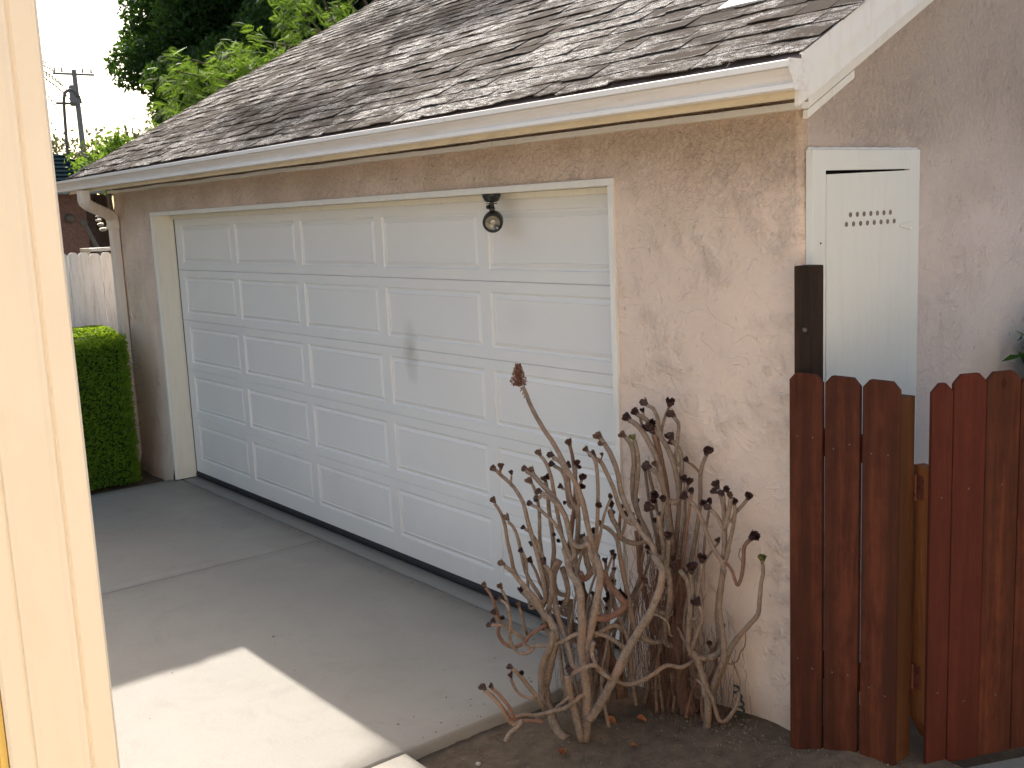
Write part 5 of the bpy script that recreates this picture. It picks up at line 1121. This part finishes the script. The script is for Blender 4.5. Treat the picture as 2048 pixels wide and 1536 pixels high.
# clipped hedge
hedge = empty('box_hedge', 'clipped green box hedge with a sunlit top beside the garage corner', 'hedge')
hx0, hx1, hy0, hy1, hz = -1.02, -0.175, -1.75, -0.235, 1.15
rs = random.Random(31)
def htop(x, y): return hz+0.10*sst(0, 0.35, hx1-x)*sst(-0.02, .2, x-hx0)+0.02*fn(x, y, 0, 6)
c = MB(); c.box(hx0+.06, hx1-.06, hy0+.06, hy1-.06, 0.0, hz-0.03); c.build('inner_branches', M['leafdark'], hedge)
pts = []
for i in range(46000):
    f = rs.random(); d = abs(rs.gauss(0, 0.022)); bulge = 0.018
    if f < 0.42:
        y = rs.uniform(hy0, hy1); z = rs.uniform(0.0, hz+.04); x = hx1-d+bulge*fn(0, y, z, 7)-(0.035 if z < .12 else 0)
    elif f < 0.62:
        x = rs.uniform(hx0, hx1); z = rs.uniform(0.0, hz+.06); y = hy1-d+bulge*fn(x, 0, z, 7)
    elif f < 0.72:
        x = rs.uniform(hx0, hx1); z = rs.uniform(0.0, hz+.06); y = hy0+d
    else:
        x = rs.uniform(hx0, hx1); y = rs.uniform(hy0, hy1); z = htop(x, y)-d
    pts.append((x, y, z))
m = MB(); leaves(m, pts, 0.0145, rs, 0.3, 0.6); m.build('foliage', M['leafhedge'], hedge)
m = MB()
for i in range(26):
    y = rs.uniform(-.6, hy1+.02); x = hx1+rs.uniform(-.3, .02); z = rs.uniform(.4, 1.05); p = Vector((x, hy1-.01, z)); pts = [p]
    for k in range(4): p = p+Vector((rs.gauss(0.012, .014), rs.uniform(.01, .03), rs.gauss(.004, .014))); pts.append(p)
    m.tube(pts, [0.0022, .0018, .0015, .001, .0007], 4)
tag(m.build('twigs', M['bark'], hedge), kind='stuff')

def limbs(m, base, top, r, rs, n_=9, spread=2.0):
    base = Vector(base); top = Vector(top)
    m.tube([base, base.lerp(top, .5)+Vector((rs.uniform(-.15, .15), rs.uniform(-.15, .15), 0)), top], [r, r*.8, r*.5], 10, True, .05, 3)
    ends = []
    for i in range(n_):
        s = base.lerp(top, rs.uniform(.4, 1)); a = 2*pi*i/n_+rs.uniform(-.4, .4); e = s+Vector((cos(a)*spread*rs.uniform(.5, 1), sin(a)*spread*rs.uniform(.5, 1), spread*rs.uniform(.2, .9)))
        m.tube([s, s.lerp(e, .5)+Vector((0, 0, .15)), e], [r*.42, r*.26, r*.1], 7, True, .05, 3); ends.append(e)
    return ends
# big dark tree left of the roof
tr = empty('broadleaf_tree', 'large dense dark green tree rising behind the left end of the garage roof', 'tree'); rs = random.Random(41)
m = MB(); limbs(m, (-7.9, 5.9, -.1), (-7.8, 5.8, 4.6), 0.2, rs, 12, 2.2); m.build('trunk', M['bark'], tr, True)
m = MB(); blobs = []; SH = Vector((.37, .47, 0))
for i in range(170):
    a = rs.uniform(0, 2*pi); ph = math.acos(rs.uniform(-1, 1)); rr = rs.uniform(.62, 1.0)
    c = Vector((-8.4+2.9*cos(a)*sin(ph)*rr, 5.45+2.95*sin(a)*sin(ph)*rr, 5.5+3.0*cos(ph)*rr)); blobs.append((c, rs.uniform(.32, .62)))
for i in range(120):
    blobs.append((Vector((-8.6+rs.uniform(-1.2, 1.2), rs.uniform(5.5, 11.5), rs.uniform(3.2, 8.4))), rs.uniform(.4, .7)))
for q_ in [(-7.52,3.76,6.04),(-9.04,4.17,6.06),(-8.72,4.16,5.78),(-7.8,3.71,5.15),(-9.02,4.15,5.05),(-8.61,4.07,4.46),(-7.58,3.49,4.14),(-8.05,4.05,6.31),(-8.47,4.27,5.94),(-7.41,3.83,5.53),(-8.46,4.2,5.41),(-7.73,4.0,4.78),(-8.92,4.46,4.56),(-9.26,5.07,6.71),(-8.78,4.86,6.27),(-8.36,4.56,5.7),(-8.33,4.44,5.19),(-9.11,4.87,5.12),(-8.46,4.55,4.6),(-7.82,4.6,6.39),(-9.02,5.19,6.34),(-7.84,4.47,5.48),(-8.18,4.78,5.25),(-8.42,4.75,4.93),(-8.29,4.61,4.65),(-8.58,5.13,6.44),(-8.54,5.31,6.26),(-7.67,4.62,5.53),(-7.32,4.46,5.05),(-7.59,4.63,4.75),(-7.33,4.79,6.27),(-8.88,5.72,6.4),(-7.05,4.58,5.4),(-7.32,4.74,5.08),(-7.81,4.94,4.84),(-8.35,5.68,6.51),(-6.93,4.86,5.85),(-8.36,5.65,5.71),(-8.57,5.85,5.38),(-7.31,5.11,4.84),(-7.84,5.87,6.56),(-7.02,5.25,5.86),(-7.9,5.86,5.79),(-7.87,5.67,5.46),(-6.85,5.02,4.88),(-8.52,6.57,6.55),(-7.13,5.56,5.93),(-8.2,6.22,5.77),(-7.44,5.81,5.33),(-6.7,5.31,4.89),(-6.96,5.76,6.35),(-7.43,6.02,6.02),(-6.93,5.72,5.5),(-7.9,6.42,5.25),(-7.95,6.67,6.69),(-8.18,6.82,6.24),(-8.28,6.93,5.95),(-7.74,6.5,5.5),(-6.62,6.22,6.25),(-6.76,6.34,6.04),(-6.4,6.01,5.35),(-7.32,6.68,5.4),(-7.37,6.9,6.38),(-6.08,6.29,5.74),(-7.48,7.08,5.67),(-7.5,7.53,6.45),(-6.91,6.97,6.09),(-7.3,7.18,5.75)]:
    blobs.append((Vector(q_)-SH, rs.uniform(.42, .62)))
blobs += [(Vector((-7.5, 2.55, 4.15)), .34), (Vector((-7.4, 2.85, 3.1)), .42), (Vector((-7.3, 3.1, 2.85)), .45), (Vector((-7.4, 2.7, 3.5)), .4), (Vector((-7.3, 2.75, 2.6)), .38), (Vector((-7.3, 3.5, 2.9)), .5), (Vector((-7.2, 4.1, 3.2)), .5), (Vector((-7.5, 2.5, 2.5)), .3)]
for c, r in blobs:
    c = c+SH
    k = int(1250*(r/.5)**2); pp_ = []
    for j in range(k):
        v = Vector((rs.gauss(0, 1), rs.gauss(0, 1), rs.gauss(0, 1))).normalized()*r*(rs.random()**.4); v.z *= .8; pp_.append(c+v)
    leaves(m, pp_, 0.052, rs, 0.5, 0.5)
m.build('crown', M['leafdark'], tr)
# feathery tree just behind the ridge
ft = empty('feathery_tree', 'bright green tree with feathery leaflets overhanging the garage roof edge', 'tree'); rs = random.Random(51)
m = MB(); limbs(m, (-3.6, 5.3, -.1), (-3.3, 4.8, 3.4), 0.13, rs, 8, 1.5)
FT = [(-2.6, 1.25, 3.35), (-2.6, 1.35, 3.62), (-2.6, 1.5, 3.75), (-2.6, 1.9, 3.86), (-2.6, 2.2, 4.0), (-2.6, 2.5, 3.9), (-2.6, 2.8, 4.2), (-2.6, 3.3, 4.45), (-2.4, 1.7, 3.55), (-2.4, 2.0, 3.7), (-2.5, 2.7, 4.4), (-2.6, 3.0, 4.7), (-2.7, 3.2, 5.0), (-2.8, 2.75, 4.75), (-2.9, 3.5, 5.2), (-2.8, 3.8, 4.9), (-2.3, 1.0, 3.05), (-2.5, 1.55, 3.3), (-2.6, 4.2, 5.1)]
for e in FT:
    s = Vector((-3.4, 4.6, 2.9+rs.uniform(-.5, .8))); e = Vector(e); m.tube([s, s.lerp(e, .5)+Vector((0, 0, .1)), e], [0.035, .02, .008], 6, True, .05, 4)
for e in ((-3.3, 2.6, 7.0), (-1.5, 2.4, 7.2), (-2.6, 1.4, 6.5), (-0.9, 1.2, 6.8)):
    e = Vector(e); m.tube([Vector((-3.35, 4.9, 3.2)), Vector((-3.6, 4.6, 6.2)), Vector((-3.2, 3.6, 7.2)), e], [.07, .05, .03, .01], 6, True, .05, 4)
m.build('trunk', M['bark'], ft, True)
m = MB()
def frond(m, p, d, L_, rs):
    d = d.normalized(); sd = d.cross(Vector((0, 0, 1))+Vector((rs.gauss(0, .8), rs.gauss(0, .8), 0))); sd = sd.normalized() if sd.length > .1 else Vector((1, 0, 0)); up = sd.cross(d); n_ = 11
    for i in range(n_):
        t = (i+1)/n_; q = p+d*L_*t-Vector((0, 0, 1))*L_*0.28*t*t; l = L_*0.34*sin(pi*(.15+.8*t))
        for s_ in (-1, 1):
            o_ = (sd*s_*0.95+d*.45-Vector((0, 0, .35))).normalized(); w_ = d*l*0.10
            m.quad(q, q+o_*l*.5-w_, q+o_*l, q+o_*l*.5+w_)
for e in FT:
    e = Vector(e)
    for j in range(64):
        p = e+Vector((rs.gauss(0, .12), rs.gauss(0, .11), rs.gauss(-.10, .09))); a = rs.uniform(0, 2*pi)
        frond(m, p, Vector((cos(a), sin(a), rs.uniform(-.9, .5))), rs.uniform(.11, .20), rs)
OV = [(-2.52, 1.42, 6.52), (-1.19, 1.26, 6.77), (-1.67, 1.15, 6.62), (-3.22, 3.03, 7.29), (-1.86, 2.51, 7.18), (-1.35, 2.43, 7.22), (-1.14, 2.47, 7.33)]
for e in OV:                                                        # unseen boughs placed in the sun's path to shade the roof
    e = Vector(e)
    for j in range(120):
        p = e+Vector((rs.gauss(0, .26), rs.gauss(0, .10), rs.gauss(0, .10))); a = rs.uniform(0, 2*pi)
        frond(m, p, Vector((cos(a), sin(a), rs.uniform(-.5, .5))), rs.uniform(.16, .28), rs)
m.build('crown', M['leafpin'], ft)
# low light bush at the left end, seen over the neighbour's yard
def bush(name, lb, cat, c, rad, n_, size, mat, seed, zs=.8, group=None):
    b_ = empty(name, lb, cat, group); rs = random.Random(seed); c = Vector(c)
    m = MB()
    for i in range(5): a = rs.uniform(0, 6.28); m.tube([(c.x+rs.uniform(-.1, .1), c.y+rs.uniform(-.1, .1), -.1), (c.x+cos(a)*rad*.3, c.y+sin(a)*rad*.3, c.z*.6), (c.x+cos(a)*rad*.6, c.y+sin(a)*rad*.6, c.z+rad*.2)], [.04, .03, .01], 6, True, .05, 3)
    m.build('branches', M['bark'], b_, True); m = MB(); pts = []
    for i in range(14):
        v = Vector((rs.gauss(0, 1), rs.gauss(0, 1), rs.gauss(0, 1))).normalized()*rad*.7*rs.random()**.3; v.z *= zs
        for j in range(n_//14):
            u = Vector((rs.gauss(0, 1), rs.gauss(0, 1), rs.gauss(0, 1)))*rad*.2; pts.append(c+v+u)
    leaves(m, pts, size, rs, .4); m.build('foliage', mat, b_); return b_
bush('leafy_bush', 'bright green bush showing above the far end of the garage gutter', 'bush', (-6.0, 1.75, 2.85), 0.52, 1500, 0.045, M['leafpin'], 61)
# shrub at the right edge beyond the gate
sh = bush('garden_shrub', 'dark green shrub reaching in at the right edge beyond the gate', 'shrub', (6.45, 1.55, 1.25), 0.42, 900, 0.05, M['leafshrub'], 71, 1.1)
# far trees
for i, (x, y, z, r, lb) in enumerate(((-35, 9.3, 4.0, 1.9, 'hazy olive tree on the skyline left of the utility pole'), (-34.6, 10.9, 4.4, 1.7, 'hazy thin tree on the skyline just right of the utility pole'), (-34.2, 12.2, 4.6, 1.6, 'hazy tree on the skyline touching the big dark tree'))):
    bush('far_tree', lb, 'tree', (x, y, z), r, 1400 if i != 1 else 800, 0.13, M['leaffar'], 80+i, .95, 'hazy trees on the skyline')
# palm behind the post
pm_ = empty('palm_tree', 'palm with thin drooping fronds showing beside the post at upper left', 'palm'); rs = random.Random(91)
PC = Vector((-49.6, 12.3, 10.1)); m = MB(); m.tube([(-49.8, 12.2, -.1), (-49.7, 12.25, 5), tuple(PC)], [.28, .22, .18], 9); m.build('trunk', M['bark'], pm_, True)
m = MB()
for i in range(26):
    a = 2*pi*i/26+rs.uniform(-.1, .1); el = rs.uniform(-.3, 1.0); d = Vector((cos(a)*cos(el), sin(a)*cos(el), sin(el))); sd = Vector((-sin(a), cos(a), 0)); q0 = PC
    for k in range(16):
        t = (k+1)/16; q = PC+d*2.3*t-Vector((0, 0, 1))*1.5*t*t
        m.quad(q0, q0+Vector((0, 0, .03)), q+Vector((0, 0, .03)), q)
        for s_ in (-1, 1): l = .5*(1-.5*t); m.tri(q, q+sd*s_*l*.5+d*.15-Vector((0, 0, l*.8)), q+d*.07)
        q0 = q
m.build('fronds', M['leaffar'], pm_)
# utility pole
up = empty('utility_pole', 'tall wooden utility pole with one crossarm and a grey transformer', 'pole')
m = MB(); m.tube([(-39.34, 11.98, -.1), (-39.32, 11.84, 8.75)], [.15, .095], 10); m.build('pole', M['pole'], up)
m = MB(); m.box(-39.36, -39.28, 10.98, 12.66, 8.53, 8.61); m.build('crossarm', M['pole'], up)
for y in (11.05, 11.35, 12.2, 12.55): m = MB(); m.lathe([(.03, 0), (.05, .05), (.03, .10), (.045, .15), (.02, .18)], 10, (-39.32, y, 8.63)); m.build('insulator', M['stone'], up)
m = MB(); m.lathe([(.12, 0), (.14, .05), (.14, .78), (.09, .85)], 14, (-39.2, 11.66, 7.25)); m.build('transformer', M['pole'], up)
m = MB()
for z, y1 in ((7.2, 20), (6.9, 20)):
    m.tube([(-39.3, 11.9, z), (-38.5, 14, z-.12), (-37, 18, z-.2), (-36, 22, z-.1)], .02, 4)
m.build('power_line', M['pole'], up)

# ================================================================ NEIGHBOURING BUILDINGS
nb = empty('neighbour_house', 'dusky pink house with a blue slate hip roof beyond the white fence', 'house')
m = MB(); m.box(-16, -9, -4, 2.44, -.1, 2.66); m.build('wall', M['nbwall'], nb)
m = MB(); m.box(-16, -9.9, 2.44, 2.98, -.1, 2.62); m.build('wall', M['nbdark'], nb)
m = MB(); m.bbox(-9.0, -8.985, 2.30, 2.44, 0, 2.6, 0.003); m.build('corner_trim', M['nbdark'], nb)
ex0, ex1, ey0, ey1, ez = -16.6, -8.6, -4.5, 3.1, 2.72; rz = 4.75; cy_ = (ey0+ey1)/2; k_ = (ey1-ey0)/2
m = MB(); A = [(ex0, ey0, ez), (ex1, ey0, ez), (ex1, ey1, ez), (ex0, ey1, ez)]; r1 = (ex1-k_, cy_, rz); r0 = (ex0+k_, cy_, rz)
m.quad(A[0], A[1], r1, r0); m.tri(A[1], A[2], r1); m.quad(A[2], A[3], r0, r1); m.tri(A[3], A[0], r0)
rf = m.build('roof', M['bshingle'], nb)
m = MB(); NC = 30
for i in range(NC):                                                 # stepped slate courses on the two seen slopes
    t0, t1 = i/NC, (i+1)/NC
    def P(c, t, dz): a = Vector(c).lerp(Vector(r1), t); return (a.x, a.y, a.z+dz)
    m.quad(P(A[1], t0, .03), P(A[2], t0, .03), P(A[2], t1, .008), P(A[1], t1, .008)); m.quad(P(A[1], t0, .0), P(A[2], t0, .0), P(A[2], t0, .03), P(A[1], t0, .03))
tag(m.build('slates', M['bshingle'], rf), kind='stuff')
m = MB(); m.bbox(-8.62, -8.58, -4.5, 3.1, 2.60, 2.71, .004); m.build('fascia_board', M['greybl'], nb)
m = MB(); m.tube([(-9.33, 2.20, 2.9), (-9.33, 2.23, 3.9), (-9.32, 2.25, 4.12), (-9.32, 2.28, 4.19), (-9.32, 2.36, 4.22), (-9.32, 2.42, 4.17), (-9.32, 2.44, 4.11)], .024, 8, True, 0, 3)
mast = m.build('service_mast', M['pole'], nb, True)
m = MB(); m.box(-9.35, -9.29, 2.12, 2.42, 4.0, 4.03); m.tube([(-9.32, 2.43, 4.16), (-9.32, 2.48, 4.13), (-9.32, 2.50, 4.02)], .016, 6); m.build('bracket', M['pole'], mast)
m = MB(); m.lathe([(.07, 0), (.07, .05), (.05, .11), (.02, .13)], 16, (-8.99, 2.02, 2.24), (1, 0, 0)); m.build('wall_lamp', M['pole'], nb)
m = MB(); m.tube([(-8.5, 2.10, 2.14), (-8.4, 2.28, 1.62), (-8.3, 2.40, 1.2), (-8.3, 2.5, -.1)], .035, 7); m.tube([(-8.5, 2.10, 2.14), (-8.5, 2.06, 2.20)], .055, 7)
tag(m.build('leaning_pole', M['pole'], None), 'dark slender pole leaning against the pink neighbouring house wall', 'pole')
ch = empty('glint_discs', 'small bright discs standing in for sun glints on leaves beside the pink neighbouring house', 'glints')  # made-up discs in place of sun glints on leaves
for k, (y, z, r) in enumerate(((2.02, 2.235, .03), (2.03, 2.18, .04), (2.05, 2.12, .045), (2.08, 2.05, .05))):
    m = MB(); m.lathe([(r*.2, -r*.5), (r, -r*.2), (r, r*.2), (r*.2, r*.5)], 10, (-7.4, y-.07, z), (0.4, -.2, .8)); m.build('disc', M['lens'], ch)
m = MB(); m.tube([(-7.4, 1.93, 2.05), (-7.4, 1.93, 2.5)], .005, 4); m.build('cord', M['dark'], ch)
m = MB(); m.bbox(-5.3, -4.9, 1.02, 1.5, 1.79, 1.83, .006); tb = m.build('shelf_board', M['white'], None)
sf = empty('garden_shelf', 'bright white shelf catching the sun just above the white fence', 'shelf'); tb.parent = sf
for y in (1.05, 1.46): m = MB(); m.bbox(-5.14, -5.06, y-.02, y+.02, -.1, 1.788, .004); m.build('leg', M['white'], sf)

# unseen two-storey house left of the drive, added so its eave shades the driveway
th = empty('shade_house', 'unseen cream two storey house added beside the driveway so its shingled eave shades it', 'house')
m = MB(); m.box(-8.5, -1.5, -10, -0.95, -.1, 4.5); m.build('wall', M['creamwall'], th)
m = MB(); EX, EY, EN = -0.95, 0.24, 1.42; ez_ = 4.56
def zt_(x): return ez_+0.4444*((EX-x) if x > -5 else (x+9.05))
m = MB(); XS = [(-0.95, EY), (-4.45, EY), (-4.6, EN), (-5, EN), (-5.25, EN), (-5.27, EY), (-9.05, EY)]  # unseen prow shaped to block sun leaking past the hedge
def so_(x, y): return ez_-.15 if y < EN-.01 else zt_(x)-.15
for (xa, ya), (xb, yb) in zip(XS, XS[1:]):
    m.quad((xa, ya, zt_(xa)), (xa, -10.4, zt_(xa)), (xb, -10.4, zt_(xb)), (xb, yb, zt_(xb)))
    if ya == yb == EY: m.quad((xa, ya, ez_-.15), (xb, yb, ez_-.15), (xb, yb, zt_(xb)), (xa, ya, zt_(xa)))
    else: m.quad((xa, ya, zt_(xa)-.15), (xb, yb, zt_(xb)-.15), (xb, yb, zt_(xb)), (xa, ya, zt_(xa)))
    m.quad((xa, EY, ez_-.15), (xb, EY, ez_-.15), (xb, EY, zt_(xb)-.01), (xa, EY, zt_(xa)-.01))
m.quad((EX, EY, ez_-.15), (EX, -10.4, ez_-.15), (-9.05, -10.4, ez_-.15), (-9.05, EY, ez_-.15))
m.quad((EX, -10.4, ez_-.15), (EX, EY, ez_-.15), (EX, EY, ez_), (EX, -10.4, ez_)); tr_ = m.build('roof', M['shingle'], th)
m = MB(); rs = random.Random(77); y = EY
while y > -6: wd = rs.uniform(.12, .22); m.box(EX-.1, EX+rs.uniform(.015, .06), y-wd, y-.004, ez_+.002, ez_+.012); y -= wd
tag(m.build('eave_shingles', M['shingle'], tr_), kind='stuff')
for y in (-3, -5.5, -8):
    m = MB(); m.bbox(-1.52, -1.49, y-.5, y+.5, 2.6, 3.8, .004); wn = m.build('window', M['white'], th); m = MB(); m.box(-1.488, -1.486, y-.44, y+.44, 2.66, 3.74); m.build('pane', M['black'], wn)
# unseen house behind the camera, added to bounce sun onto the porch post
hh = empty('bounce_wall_house', 'unseen low cream house added so its sunny wall bounces light onto the porch post', 'house')
m = MB(); m.box(9.7, 14, -9, 0.6, -.1, 3.1); m.build('wall', M['creamwall'], hh)
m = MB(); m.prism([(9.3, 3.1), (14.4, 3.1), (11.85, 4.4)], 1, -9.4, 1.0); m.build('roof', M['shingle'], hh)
for y in (-6.5, -1.0):
    m = MB(); m.bbox(9.66, 9.705, y-.5, y+.5, 1.0, 2.2, .004); wn = m.build('window', M['white'], hh); m = MB(); m.box(9.655, 9.659, y-.44, y+.44, 1.06, 2.14); m.build('pane', M['black'], wn)
